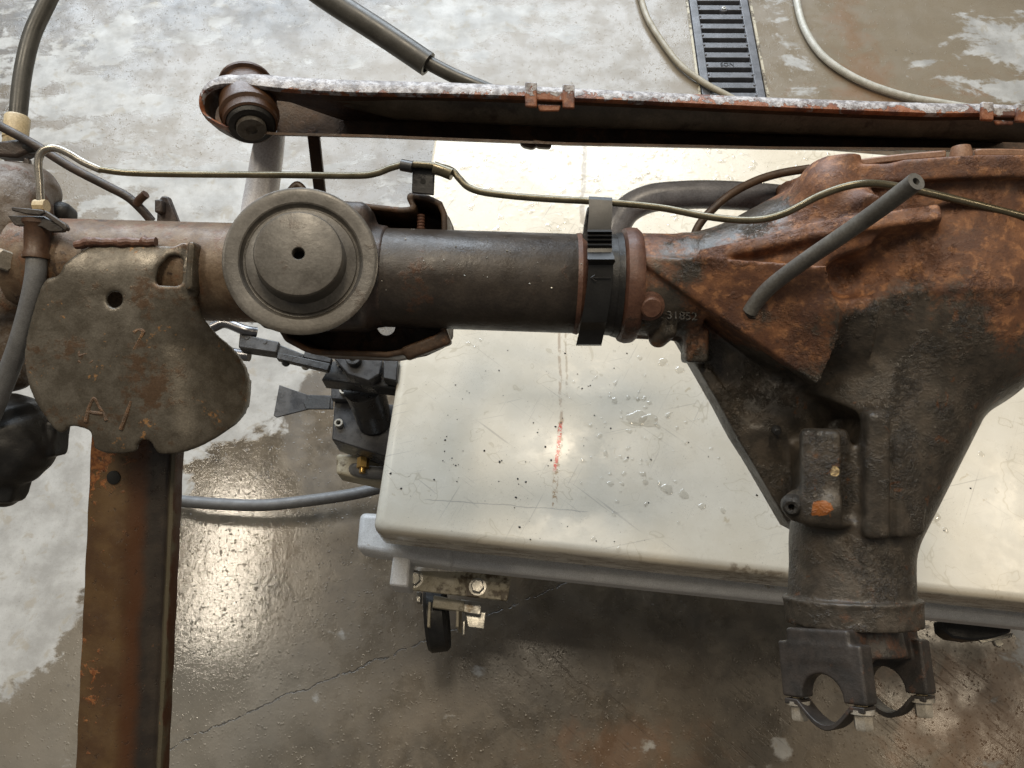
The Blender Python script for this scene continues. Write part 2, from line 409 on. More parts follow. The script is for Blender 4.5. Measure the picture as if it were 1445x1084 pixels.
def mat_housing():
    n = NB('cast iron with rust film and oily grime')
    k = n.math('MULTIPLY', n.math('SUBTRACT', n.noise(22, 6, .6, .3), .5), 1.0)
    # grime creeps up from the pinion end of the casting; rust film covers the cover end
    P = lambda x, y, w=100: W(x, y, w)
    def b(x, y, r, amp, w=100, rz=None):
        return n.math('MULTIPLY', n.blob(P(x, y, w), (r*S, r*S, (rz or r)*S*1.6)), amp)
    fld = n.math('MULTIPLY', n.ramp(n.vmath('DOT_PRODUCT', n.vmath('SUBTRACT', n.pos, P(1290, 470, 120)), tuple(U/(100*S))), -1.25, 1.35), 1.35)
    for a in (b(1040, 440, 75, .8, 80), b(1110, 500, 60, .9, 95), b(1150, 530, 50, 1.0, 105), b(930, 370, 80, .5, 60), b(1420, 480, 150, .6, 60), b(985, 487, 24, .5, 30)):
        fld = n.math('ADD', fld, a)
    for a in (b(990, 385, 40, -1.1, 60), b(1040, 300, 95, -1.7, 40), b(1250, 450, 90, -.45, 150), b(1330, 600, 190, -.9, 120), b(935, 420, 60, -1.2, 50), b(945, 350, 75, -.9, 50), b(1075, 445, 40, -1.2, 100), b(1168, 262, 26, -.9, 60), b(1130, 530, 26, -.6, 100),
              b(1090, 570, 95, -1.6, 10), b(1010, 540, 80, -1.6, 0), b(960, 450, 60, -.7, 20), b(1285, 238, 55, -1.1, 175), b(1225, 235, 30, -.9, 150)):  # negative blobs also colour the hollow and the neck underside dark
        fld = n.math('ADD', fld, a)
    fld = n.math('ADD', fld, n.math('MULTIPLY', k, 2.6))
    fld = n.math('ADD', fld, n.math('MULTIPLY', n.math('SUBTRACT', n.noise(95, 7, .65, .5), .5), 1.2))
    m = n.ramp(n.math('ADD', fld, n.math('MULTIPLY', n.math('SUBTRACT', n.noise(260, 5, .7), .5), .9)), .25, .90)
    rust = n.mix(n.ramp(n.noise(60, 8, .68, .1), .36, .66), (.100, .042, .022), (.215, .094, .042))
    rust = n.mix(n.ramp(n.noise(120, 7, .65, .15), .53, .63, 0, .7), rust, (.33, .155, .068))
    rust = n.mix(n.ramp(n.noise(28, 7, .66, .2), .54, .62, 0, .75), rust, (.090, .042, .028))
    rust = n.mix(n.ramp(n.noise(420, 3, .6), .55, .75, 0, .6), rust, (.04, .024, .018))
    dark_tone = n.mix(n.ramp(n.noise(70, 6, .62), .38, .66), (.038, .032, .025), (.074, .060, .046))
    dark_tone = n.mix(n.ramp(n.math('ADD', n.noise(48, 6, .6, .6), n.math('MULTIPLY', n.blob(P(1330, 560, 100), (.16, .16, .2)), .05)), .66, .69), dark_tone, (.10, .046, .020))
    # bright chip, orange sticker residue on the pads
    col = n.mix(m, dark_tone, rust)
    wob = n.math('MULTIPLY', n.math('SUBTRACT', n.noise(160, 3, .6), .5), .7)
    chip = n.ramp(n.math('ADD', n.blob(P(1180, 664, 136), (.0055, .0060, .03)), wob), .32, .42)
    st = n.ramp(n.math('ADD', n.blob(P(1157, 719, 128), (.0105, .0085, .03)), wob), .30, .40)
    col = n.mix(chip, col, n.mix(n.ramp(n.noise(500, 3), .4, .6), (.62, .47, .24), (.30, .22, .12)))
    col = n.mix(st, col, (.26, .085, .018))
    gr = n.math('SUBTRACT', 1.0, m)
    crustm = n.ramp(n.noise(24, 5, .62, .2), .47, .62)
    cr = n.math('MULTIPLY', n.ramp(n.noise(210, 6, .72, .3), .40, .62), n.math('ADD', .05, n.math('MULTIPLY', crustm, .95)))
    h = n.math('ADD', cr, n.math('MULTIPLY', n.noise(420, 5, .7), .35))
    nm = n.bump(h, .80, .0015)
    r = n.math('ADD', n.ramp(m, 0, 1, .34, .58), n.math('MULTIPLY', n.math('SUBTRACT', n.noise(90, 5, .6), .5), .35))
    return n.out(col, r, 0.0, nm, .5)
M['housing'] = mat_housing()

TZT = .42
def mat_table():
    n = NB('scratched white powder coat, damp')
    o, ex = n.pos, None
    base = n.mix(n.ramp(n.noise(9, 6, .6), .35, .65), (.62, .565, .46), (.68, .63, .53))
    base = n.mix(n.ramp(n.noise(4.0, 7, .6), .52, .75, 0, .22), base, (.42, .39, .33))
    base = n.mix(n.ramp(n.noise(60, 7, .72, .3), .58, .70, 0, .28), base, (.36, .31, .23))
    # fine scratches in two directions
    for rz, sc in ((.5, 300), (-.9, 260), (1.35, 340)):
        v = n.mapping((sc, 7, 7), (0, 0, 0), n.mapping((1, 1, 1), (0, 0, rz))); s_ = n.math('MULTIPLY', n.ramp(n.noise(1.0, 2, .5, 0, v), .66, .72, 0, .45), n.ramp(n.noise(12, 4, .6), .42, .60))
        base = n.mix(s_, base, (.27, .25, .22))
    # specks of grit
    sp = n.ramp(n.voro(160), .05, .09, 1, 0); sp = n.math('MULTIPLY', sp, n.ramp(n.noise(22, 3, .6), .50, .60))
    base = n.mix(sp, base, (.07, .055, .04))
    sp = n.ramp(n.voro(430), .10, .18, .65, 0); sp = n.math('MULTIPLY', sp, n.ramp(n.noise(13, 4, .6), .46, .60))
    base = n.mix(sp, base, (.16, .13, .10))
    # brown runs of dried oil along the table and a red paint mark
    wob = n.math('MULTIPLY', n.math('SUBTRACT', n.noise(26, 5, .6), .5), .010)
    def run(a, b, wd, lo=.50, hi=.56, colr=(.30, .20, .10), amt=.75, f=70, dash=True):
        a, b = G(*a, .42), G(*b, .42); d = (b-a); L = d.length; d = d/L; nr = Vector((-d.y, d.x, 0))
        v = n.vmath('SUBTRACT', n.pos, a)
        t = n.vmath('DOT_PRODUCT', v, d); e = n.math('ABSOLUTE', n.math('ADD', n.vmath('DOT_PRODUCT', v, nr), wob))
        k = n.math('MULTIPLY', n.ramp(e, wd*.5, wd*1.2, 1, 0), n.math('MULTIPLY', n.ramp(t, -.004, .006), n.ramp(t, L-.006, L+.004, 1, 0)))
        k = n.math('MULTIPLY', k, n.ramp(n.noise(f, 5, .7), lo, hi, 0, amt))
        return k, colr
    for args in (((826, 200), (820, 330), .0045, .42, .5, (.30, .25, .19)), ((800, 205), (806, 260), .004, .50, .58, (.42, .25, .10)), ((788, 466), (792, 600), .0022, .38, .5, (.33, .25, .18)),
                 ((798, 466), (800, 560), .0016, .40, .5, (.36, .30, .22)), ((792, 590), (782, 720), .0042, .50, .58, (.27, .16, .07), .8, 160),
                 ((792, 597), (783, 664), .0029, .42, .50, (.50, .010, .012), 1.0, 150), ((820, 330), (818, 345), .003, .4, .5, (.30, .25, .19)),
                 ((1030, 800), (1110, 812), .006, .46, .58, (.20, .15, .10), .7), ((600, 705), (830, 722), .0007, .3, .4, (.35, .32, .28))):
        k, c = run(*args); base = n.mix(k, base, c)
    sepz = n.vmath('DOT_PRODUCT', n.pos, (0, 0, 1))
    edge = n.math('MULTIPLY', n.ramp(sepz, TZT-.012, TZT-.003, 1, 0), n.ramp(n.noise(1.0, 6, .65, .4, n.mapping((26, 26, 120))), .44, .62, 0, .7)); base = n.mix(edge, base, (.22, .17, .115))
    # yellow dried splashes
    ys = n.ramp(n.noise(30, 6, .65, .8), .67, .70, 0, .5); base = n.mix(ys, base, (.40, .32, .19))
    ring = n.math('MULTIPLY', n.ramp(n.math('ABSOLUTE', n.math('SUBTRACT', n.noise(15, 3, .5, .4), .61)), .002, .008, .45, 0), 1.0)
    base = n.mix(ring, base, (.42, .37, .27))
    # worn dirty edge where the sheet is folded
    wetm = n.ramp(n.vmath('DOT_PRODUCT', n.vmath('SUBTRACT', n.pos, G(740, 330, .42)), (0, 1, 0)), -.05, .10)
    drop = n.math('MULTIPLY', n.ramp(n.voro(95, 'SMOOTH_F1'), .1, .42, 1, 0), n.ramp(n.noise(14, 3, .6), .48, .56))
    h = n.math('ADD', n.math('MULTIPLY', drop, n.math('ADD', .10, wetm)), n.math('MULTIPLY', n.noise(500, 2, .5), .05))
    h = n.math('ADD', h, n.math('MULTIPLY', n.noise(130, 3, .6), .14))
    r = n.ramp(n.noise(40, 5, .6), .35, .65, .22, .32)
    return n.out(base, r, 0.0, n.bump(h, .30, .0010), .5)
M['table'] = mat_table()

def mat_floor():
    n = NB('worn concrete, part wet')
    def b(x, y, rx, ry, amp):
        c = G(x, y, 0); d = abs((G(x, y-5, 0)-G(x, y+5, 0)).y)/10; e = (G(x+5, y, 0)-G(x-5, y, 0)).x/10
        return n.math('MULTIPLY', n.blob(c, (rx*e, ry*d, 1)), amp)
    fld = n.math('ADD', .0, 0.0)
    # dry areas (+) and puddled areas (-); upper-left blobs paint in daylight sheen
    for a in ((130, 130, 420, 260, .75), (20, 760, 175, 260, 2.6), (60, 560, 200, 180, 2.2), (290, 560, 150, 110, 1.6), (340, 280, 300, 110, .8), (200, 690, 110, 60, 1.6), (560, 300, 140, 90, .4), (370, 500, 110, 90, 1.3),
              (1300, 90, 70, 45, .9), (1430, 60, 110, 60, 1.1), (1420, 130, 120, 30, 1.0), (800, 60, 70, 60, .7), (660, 30, 160, 60, 1.0), (1110, 60, 50, 150, .5), (560, 60, 160, 60, .5), (675, 950, 25, 26, .7), (1100, 1050, 25, 30, .9), (1440, 900, 60, 70, .7),
              (250, 100, 120, 40, -.9), (230, 200, 130, 60, -.5), (760, 90, 60, 60, -.9), (870, 90, 90, 70, -.9), (1240, 60, 120, 90, -.7), (480, 130, 80, 40, -.7), (300, 800, 90, 150, -.8), (110, 250, 70, 50, -.5)):
        fld = n.math('ADD', fld, b(*a))
    big = n.math('SUBTRACT', n.noise(7, 8, .62, .5, n.mapping((1, 1.9, 1), (0, 0, .15))), .5)
    fld = n.math('ADD', fld, n.math('MULTIPLY', big, 2.6))
    fld = n.math('ADD', fld, n.math('MULTIPLY', n.math('SUBTRACT', n.noise(38, 7, .65, .4), .5), .75))
    dry_and_sheen = n.ramp(fld, .36, .60)
    wet = n.math('SUBTRACT', 1.0, dry_and_sheen)
    d = n.mix(n.ramp(n.noise(14, 8, .65), .32, .68), (.255, .243, .222), (.40, .388, .362))
    d = n.mix(n.ramp(n.noise(30, 6, .6, .5), .56, .66, 0, .6), d, (.27, .235, .18))
    d = n.mix(n.ramp(n.noise(260, 4, .65), .56, .72, 0, .6), d, (.22, .20, .17))
    w = n.mix(n.ramp(n.noise(5.5, 8, .65, .4), .35, .68), (.062, .050, .036), (.135, .105, .072))
    w = n.mix(n.ramp(n.noise(24, 7, .65, .3), .42, .68, 0, .6), w, (.155, .125, .088))
    w = n.mix(n.ramp(n.noise(280, 4, .65), .52, .72, 0, .55), w, (.045, .037, .028))
    tan = n.math('ADD', b(900, 90, 500, 170, 1.6), n.math('ADD', b(1330, 60, 300, 150, 1.3), b(300, 200, 500, 300, .9)))
    w = n.mix(n.ramp(tan, .1, .8, 0, .75), w, (.225, .185, .132))
    lt = n.math('ADD', b(110, 1000, 330, 200, 1.5), b(420, 980, 300, 220, .7))
    w = n.mix(n.ramp(lt, .1, .9, 0, .7), w, (.165, .142, .110))
    # rust bleeding into the slab
    ru = n.math('ADD', b(1400, 1020, 260, 170, 1.1), n.math('ADD', b(1200, 40, 60, 260, .75), n.math('ADD', b(880, 1060, 190, 90, .9), b(1310, 150, 300, 90, .6))))
    ru = n.math('MULTIPLY', n.ramp(n.math('ADD', ru, n.math('MULTIPLY', n.math('SUBTRACT', n.noise(17, 7, .65, .5), .5), 2.0)), .25, .9, 0, .45), wet)
    col = n.mix(dry_and_sheen, w, d); col = n.mix(ru, col, (.200, .098, .045))
    # darker tone on the floor beneath the table
    dark_tone = n.ramp(n.math('ADD', n.math('ADD', b(560, 900, 330, 170, .9), b(870, 900, 360, 120, .9)), n.math('MULTIPLY', n.math('SUBTRACT', n.noise(11, 7, .65), .5), 1.1)),   .3, .95, 0, .48)
    col = n.mix(dark_tone, col, (.050, .041, .031))
    # trowel drags lower right
    dr = n.mapping((14, 190, 14), (0, 0, 0), n.mapping((1, 1, 1), (0, 0, .72))); dg = n.noise(1.0, 4, .6, .3, dr)
    zone = n.ramp(n.math('ADD', b(930, 990, 330, 130, 1.4), b(1340, 1000, 260, 160, 1.0)), .1, .6)
    dm = n.math('MULTIPLY', n.math('MULTIPLY', n.ramp(dg, .56, .68), zone), n.ramp(n.noise(9, 4), .42, .6))
    col = n.mix(n.math('MULTIPLY', dm, .5), col, (.045, .036, .027))
    # spots
    sp = n.math('MULTIPLY', n.ramp(n.voro(34), .05, .10, 1, 0), n.ramp(n.noise(8, 3), .5, .6)); col = n.mix(n.math('MULTIPLY', sp, .6), col, (.08, .07, .06))
    # crack running up to the right
    cr = None
    for a, c_ in (((222, 1062), (395, 985)), ((395, 985), (600, 905)), ((600, 905), (800, 822))):
        A_, B_ = G(*a, 0), G(*c_, 0); dd = B_-A_; L = dd.length; dd /= L; nr = Vector((-dd.y, dd.x, 0)); v = n.vmath('SUBTRACT', n.pos, A_)
        t = n.vmath('DOT_PRODUCT', v, dd)
        e = n.math('ABSOLUTE', n.math('ADD', n.vmath('DOT_PRODUCT', v, nr), n.math('MULTIPLY', n.math('SUBTRACT', n.noise(20, 7, .7), .5), .030)))
        k = n.math('MULTIPLY', n.ramp(e, .0003, .0016, 1, 0), n.math('MULTIPLY', n.ramp(t, -.001, .001), n.ramp(t, L-.001, L+.001, 1, 0)))
        cr = k if cr is None else n.math('MAXIMUM', cr, k)
    cr = n.math('MULTIPLY', cr, n.ramp(n.noise(60, 3), .38, .48)); col = n.mix(n.math('MULTIPLY', cr, .8), col, (.02, .016, .012))
    # relief and water film
    bead = n.math('MULTIPLY', n.ramp(n.voro(210, 'SMOOTH_F1'), .05, .38, 1, 0), n.ramp(n.noise(80, 3, .6), .5, .62))
    h = n.math('ADD', n.math('MULTIPLY', n.noise(170, 6, .7), .30), n.math('MULTIPLY', bead, wet))
    h = n.math('SUBTRACT', h, n.math('MULTIPLY', cr, 2.5)); h = n.math('SUBTRACT', h, n.math('MULTIPLY', dm, .5))
    h = n.math('ADD', h, n.math('MULTIPLY', n.noise(60, 4, .6), .5)); h = n.math('ADD', h, n.math('MULTIPLY', dry_and_sheen, .5))
    nm = n.bump(h, .40, .0012)
    pud = n.ramp(n.math('ADD', b(300, 790, 170, 290, 1.2), n.math('MULTIPLY', n.math('SUBTRACT', n.noise(9, 5, .6), .5), .8)), .1, .5)
    r = n.mix(dry_and_sheen, n.mix(pud, n.ramp(n.noise(15, 5, .6), .35, .65, .20, .42), .075), n.ramp(n.noise(15, 5, .6), .35, .65, .46, .62))
    return n.out(col, r, 0.0, nm, .5)
M['floor'] = mat_floor()
def mat_water():
    n = NB('water'); t = n.t; tr = t.nodes.new('ShaderNodeBsdfTransparent'); tr.inputs[0].default_value = (.985, .985, .98, 1)
    gl = t.nodes.new('ShaderNodeBsdfGlossy'); gl.inputs['Roughness'].default_value = .04
    lw = t.nodes.new('ShaderNodeLayerWeight'); lw.inputs[0].default_value = .5; mx = t.nodes.new('ShaderNodeMixShader')
    fc = n.math('ADD', n.math('MULTIPLY', n.math('POWER', lw.outputs['Facing'], 2.0), .8), .04); t.links.new(fc, mx.inputs[0]); t.links.new(tr.outputs[0], mx.inputs[1]); t.links.new(gl.outputs[0], mx.inputs[2])
    t.links.new(mx.outputs[0], t.nodes['Material Output'].inputs[0]); return n.m
M['water'] = mat_water()

# ================================================================== SETTING
# floor sheet with the drain trench left open
dl, dr_ = G(968, 60, 0), G(1079, 60, 0)
d0, d1 = G(971, 0, 0), G(990, 138, 0)
ddir = (d0-d1).normalized(); dnr = Vector((ddir.y, -ddir.x, 0))
dorg = d1.copy(); dwid = abs((G(1082, 138, 0)-d1).dot(dnr))
def DR(a, b, z=0): v = dorg+dnr*a+ddir*b; return Vector((v.x, v.y, z))
y0, y1 = -1.0, 2.2
def floor_mesh():
    V, F = [], []
    B = 8.0
    def quad(*p):
        k = len(V); V.extend(p); F.append(tuple(range(k, k+4)))
    quad(DR(-B, -B), DR(0, -B), DR(0, B), DR(-B, B)); quad(DR(dwid, -B), DR(B, -B), DR(B, B), DR(dwid, B))
    quad(DR(0, -B), DR(dwid, -B), DR(dwid, y0), DR(0, y0)); quad(DR(0, y1), DR(dwid, y1), DR(dwid, B), DR(0, B))
    return V, F
o = obj('floor', floor_mesh(), M['floor'], sharp=0); tag(o, kind='structure')
tr = join([prism([DR(-.004, y0, -.12), DR(dwid+.004, y0, -.12), DR(dwid+.004, y1, -.12), DR(-.004, y1, -.12)], Vector((0, 0, -.01))),
           prism([DR(-.004, y0, -.004), DR(-.004, y1, -.004), DR(-.004, y1, -.12), DR(-.004, y0, -.12)], dnr*-.006),
           prism([DR(dwid+.004, y0, -.004), DR(dwid+.004, y1, -.004), DR(dwid+.004, y1, -.12), DR(dwid+.004, y0, -.12)], dnr*.006)])
tag(obj('drain_trench', tr, M['black'], sharp=0), kind='structure')

# drain grate
gt = thing('drain_grate', DR(dwid/2, .3, 0), 'grey cast iron slotted drain grate set into the concrete floor', 'drain grate')
fr = .021; gz = .002
for a in (0.0025, dwid-fr-.0025):
    obj('side_rail', prism([DR(a, y0+.01, gz), DR(a+fr, y0+.01, gz), DR(a+fr, y1-.01, gz), DR(a, y1-.01, gz)], Vector((0, 0, -.018))), M['grate'], gt, .002)
for a in (-.007, dwid+.001):
    obj('edge_angle', prism([DR(a, y0, .0015), DR(a+.006, y0, .0015), DR(a+.006, y1, .0015), DR(a, y1, .0015)], Vector((0, 0, -.006))), M['dirt_white'], gt, 0)
pitch = (G(1025, 25.5, 0)-G(1025, 38.6, 0)).length
bstart = (G(1005, 124, 0)-dorg).dot(ddir)
barv = None
slat0 = None
for i in range(-12, 26):
    b = bstart+i*pitch
    if slat0 is None:
        sv = join([prism([DR(fr, bstart, 0), DR(dwid-fr, bstart, 0), DR(dwid-fr, bstart+pitch*.52, 0), DR(fr, bstart+pitch*.52, 0)], Vector((0, 0, -.016))),
                   lathe([(0, .0035), (.0028, .0025), (.004, -.001), (.004, -.01)], DR(fr+.004, bstart+pitch*.26, 0), (0, 0, 1), 10),
                   lathe([(0, .0035), (.0028, .0025), (.004, -.001), (.004, -.01)], DR(dwid-fr-.004, bstart+pitch*.26, 0), (0, 0, 1), 10)])
        slat0 = mesh('slat', *sv); slat0.materials.append(M['grate']); slat0.shade_smooth(); slat0.set_sharp_from_angle(angle=.6)
        slat0.transform(Matrix.Translation(-DR(0, bstart)))
    so = bpy.data.objects.new('slat', slat0); COL.objects.link(so); so.parent = gt; so.location = DR(0, b)-gt.location
    if -1 < i < 10:
        bv = so.modifiers.new('bevel', 'BEVEL'); bv.width = .0016; bv.segments = 2; bv.limit_method = 'ANGLE'
bb = G(1021, 13.5, 0)
obj('bolt_boss', lathe([(0, .003), (.009, .003), (.0105, .001), (.0105, -.012)], bb, (0, 0, 1), 24), M['grate'], gt)
obj('bolt', lathe([(0, .0042), (.0022, .0042), (.0026, .0058), (.0055, .0056), (.0062, .003)], bb, (0, 0, 1), 20), M['zinc'], gt)
def letters(s, name, at, right, up, size, depth, mat, parent):
    c = bpy.data.curves.new(name, 'FONT'); c.body = s; c.size = size; c.extrude = depth; c.align_x = 'CENTER'; c.align_y = 'CENTER'
    t = bpy.data.objects.new('tmp', c); COL.objects.link(t)
    right = Vector(right).normalized(); up = Vector(up); up = (up-right*up.dot(right)).normalized(); nz = right.cross(up)
    dg = bpy.context.evaluated_depsgraph_get(); me = bpy.data.meshes.new_from_object(t.evaluated_get(dg))
    mm = Matrix((right, up, nz)).transposed().to_4x4(); mm.translation = Vector(at); me.transform(mm)
    bpy.data.objects.remove(t); me.name = name; me.materials.clear()
    return link(name, me, mat, parent, sharp=30)
lc = G(1026, 91.5, 0)
letters('SON', 'raised_lettering', Vector((lc.x, lc.y, .0005)), dnr, ddir, .017, .0012, M['dark_steel'], gt)

# ================================================================== TABLE
TZ = .42
ta = G(525, 750, TZ); tb = G(1445, 850, TZ); tc_ = G(617, 163, TZ)
e1 = (tb-ta).normalized(); e2 = (tc_-ta); e2l = e2.length; e2 = e2/e2l
tw = (tb-ta).length+.25
lt = thing('lift_table', Vector((ta.x+.5, ta.y+.3, 0)), 'white steel wheeled lift table with damp speckled top, under the axle', 'lift table')
def TP(a, b, z=TZ): v = ta+e1*a+e2*b; return Vector((v.x, v.y, z))
def rounded_tray(w, l, h, r, z):
    # corner-rounded slab with folded soft top edge
    pts = []
    for (cx, cy, a0) in ((r, r, PI), (w-r, r, 1.5*PI), (w-r, l-r, 0), (r, l-r, .5*PI)):
        for k in range(7):
            t = a0+k*PI/12; pts.append((cx+r*math.cos(t), cy+r*math.sin(t)))
    rings = [(.012, 0), (.006, -.0012), (.0022, -.004), (.0004, -.008), (0, -.014), (0, -h)]
    V, F = [], []; n = len(pts); m = Vector((w/2, l/2))
    for ins, dz in rings:
        for p in pts:
            x = p[0]+math.copysign(min(ins, abs(m.x-p[0])), m.x-p[0]); y = p[1]+math.copysign(min(ins, abs(m.y-p[1])), m.y-p[1])
            V.append(TP(x, y, z+dz))
    for i in range(len(rings)-1):
        for k in range(n): F.append((i*n+k, i*n+(k+1) % n, (i+1)*n+(k+1) % n, (i+1)*n+k))
    F.append(tuple(range(n))); F.append(tuple(range((len(rings)-1)*n, len(rings)*n)))
    return V, F
obj('table_top', rounded_tray(tw, e2l, .062, .012, TZ), M['table'], lt, sharp=50)
# lower frame: box rail along the front, stub tube with rounded end at the left
def rail(p0, p1, z0, z1, h, name='frame_rail', bev=.010, mat='white_frame', thick=None):
    pass
ra, rb = G(552, 790, .335), G(1445, 884, .335)
rdir = (rb-ra).normalized(); rn = Vector((-rdir.y, rdir.x, 0))
rb = rb+rdir*.3
obj('frame_rail', prism([ra, rb, rb+rn*.05, ra+rn*.05], Vector((0, 0, -.040))), M['white_frame'], lt, .010, seg=4)
obj('frame_tube', gprism([(502, 776), (507, 722), (640, 728), (640, 800)], .340, .045), M['white_frame'], lt, .009, seg=4)
# bracket carrying the caster
obj('bracket_cheek', gprism([(549, 826), (556, 770), (580, 771), (576, 829)], .335, .055), M['white_frame'], lt, .003)
obj('caster_plate', gprism([(556, 827), (560, 805), (722, 808), (716, 848), (552, 829)], .285, .006), M['dirt_white'], lt, .001)
for x, y in ((585, 817), (674, 828)):
    obj('bolt', hexbolt(G(x, y, .285), (0, 0, 1), .0095, .007), M['zinc'], lt)
cs = obj('caster_fork', join([gprism([(612, 840), (655, 848), (655, 863), (610, 857)], .255, .012), box(G(609, 872, .215), (.004, 0, 0), (0, .035, 0), (0, 0, .075)), box(G(648, 872, .215), (.004, 0, 0), (0, .035, 0), (0, 0, .075))]), M['dirt_white'], lt, .001)
wc = G(617, 873, .195)
wr = .048
wh = obj('caster_wheel', lathe([(0, -.016), (.012, -.016), (.014, -.013), (wr-.010, -.013), (wr-.004, -.016), (wr, -.011), (wr, .011), (wr-.004, .016), (wr-.010, .013), (.014, .013), (0, .016)], wc, Vector((1, .12, 0)), 40), M['black'], lt)
obj('brake_pedal', join([gprism([(656, 862), (686, 864), (683, 888), (660, 885)], .235, .004), box(G(655, 887, .228), (.004, 0, 0), (0, .020, 0), (0, 0, .018))]), M['zinc'], lt, .0012)
obj('pedal_arm', gprism([(650, 846), (680, 850), (678, 868), (652, 864)], .248, .006), M['zinc'], lt, .0012)
obj('brake_lug', gprism([(588, 835), (594, 835), (593, 850), (587, 850)], .26, .02), M['zinc'], lt, .001)
cw = G(1372, 884, .24)
obj('swivel_housing', gprism([(1331, 874), (1428, 882), (1427, 893), (1400, 901), (1372, 904), (1345, 900), (1333, 891)], .262, .03), M['black'], lt, .003)
obj('brake_pedal', gprism([(1380, 903), (1430, 893), (1428, 899), (1386, 908)], .245, .004), M['zinc'], lt, .0008)
obj('bolt', hexbolt(G(1406, 907, .235), (0, 0, 1), .007, .006, False), M['zinc'], lt)
# legs that hold the table up, out of the lens's sight
for a, b in ((.12, .12), (.95, .12), (.12, .6), (.95, .6)):
    p = TP(a, b, .34); obj('leg', prism([p, p+e1*.04, p+e1*.04+e2*.04, p+e2*.04], Vector((0, 0, -.34))), M['white_frame'], lt, .002)

# grit on the table, loose: nobody could count it
def grains(name, spots, rmin, rmax, mat, label, cat, flat=.6):
    V, F = [], []
    for p, nrm in spots:
        r = rmin+(rmax-rmin)*random.random()**3; k = len(V); nrm = Vector(nrm).normalized(); a = nrm.orthogonal().normalized(); b = nrm.cross(a); t0 = random.random()*6
        for j in range(5):
            t = t0+j*2*PI/5; rr = r*random.uniform(.6, 1.25); V.append(p+a*math.cos(t)*rr+b*math.sin(t)*rr)
        V.append(p+nrm*r*flat)
        for j in range(5): F.append((k+j, k+(j+1) % 5, k+5))
    o = link(name, mesh(name, V, F), mat, sharp=30); return tag(o, label, cat, kind='stuff')
sp = [(G(x, y, .4202), (0, 0, 1)) for x, y in ((625, 650), (627, 652), (640, 655), (643, 657), (705, 652), (708, 650), (918, 648), (919, 649), (830, 545), (833, 544), (771, 524), (860, 543), (632, 586), (728, 702), (733, 744))]
bigspots = sp; sp = []
def on_table(x, y): 
    v = G(x, y, TZ)-ta; return 0.008 < v.dot(e1) < tw and .008 < (v-e1*v.dot(e1)).length and y < 740+.107*(x-525)
for _ in range(220):
    x, y = random.uniform(540, 1440), random.uniform(470, 830)
    if random.random() < .5: x, y = random.gauss(735, 90), random.gauss(610, 90)
    if on_table(x, y) and 470 < y: sp.append((G(x, y, TZ+.0002), (0, 0, 1)))
sp += bigspots*3
grains('table_grit', sp, .0003, .0019, M['black'], 'dark specks of grit scattered over the white table top', 'grit')
for (x, y, r) in (): pass

# beads of water on the table
def bead(p, r, h, seg=20, wob=.3, st=1.0):
    V, F = [], []; ph = [random.uniform(1-wob, 1+wob) for _ in range(4)]
    rings = [(1, 0), (.93, .35), (.75, .7), (.45, .93)]
    for rr, hh in rings:
        for k in range(seg):
            t = 2*PI*k/seg; w = 1+wob*(.55*math.cos(t+ph[0]*40)+.45*math.cos(2*t+ph[1]*50)+.3*math.cos(3*t+ph[2]*60)+.18*math.cos(5*t+ph[3]*70))
            V.append(p+Vector((math.cos(t)*r*rr*w*st, math.sin(t)*r*rr*w, h*hh)))
    V.append(p+Vector((0, 0, h)))
    for i in range(3):
        for k in range(seg): F.append((i*seg+k, i*seg+(k+1) % seg, (i+1)*seg+(k+1) % seg, (i+1)*seg+k))
    for k in range(seg): F.append((3*seg+k, 3*seg+(k+1) % seg, 4*seg))
    return V, F
dp = []
for (x, y, r) in ((898, 592, .020), (918, 594, .018), (886, 562, .005), (868, 566, .007), (900, 563, .004), (935, 510, .010), (960, 522, .009), (905, 650, .003), (893, 648, .003), (910, 681, .006), (880, 669, .005), (940, 690, .012), (965, 697, .010), (990, 715, .007), (1020, 720, .006), (820, 682, .003), (865, 722, .0025), (1320, 730, .010), (1335, 748, .006), (1385, 640, .006), (660, 485, .006), (678, 480, .004), (670, 490, .003)):
    dp.append(bead(G(x, y, TZ+.0001), r*.62, .0005+r*.018, 32))
for _ in range(260):
    x, y = random.uniform(625, 1180), random.uniform(205, 330)
    dp.append(bead(G(x, y, TZ+.0001), .0012+.005*random.random()**2.5, .0010, 12, .6))
for _ in range(90):
    x, y = random.gauss(900, 70), random.gauss(620, 70)
    if on_table(x, y) and y > 480: dp.append(bead(G(x, y, TZ+.0001), .001+.003*random.random()**2, .0008, 12, .6))
o = obj('water_beads', join(dp), M['water']); tag(o, 'clear beads and puddles of water lying on the white table top', 'water', kind='stuff')

# ================================================================== FLOOR CABLES AND HOSES
def lift(pts, z): return [G(x, y, z if not isinstance(z, (list, tuple)) else z[i]) for i, (x, y) in enumerate(pts)]
o = obj('extension_cable', tube(lift([(900, -20), (905, 0), (915, 28), (935, 60), (960, 92), (995, 118), (1030, 137), (1080, 165)], .012), .0078, 12), M['cord']); tag(o, 'tan rubber cord crossing the left edge of the drain grate', 'cord')
o = obj('extension_cable', tube(lift([(1120, -30), (1124, 0), (1135, 40), (1162, 80), (1210, 112), (1270, 134), (1330, 146), (1420, 160)], .012), .0088, 12), M['cord_white']); tag(o, 'pale grey cord curving over the floor right of the drain grate', 'cord')
o = thing('sleeved_cable', G(600, 85, .3), 'dark sleeved cable slanting down behind the rusty channel arm', 'cable')
a_ = [W(430, -25, -190), W(470, 3, -190), W(540, 48, -190), W(604, 91, -190)]
obj('sleeve', tube(a_, 17*S*1.18, 20, 8, True, .74), M['hose_dark'], o)
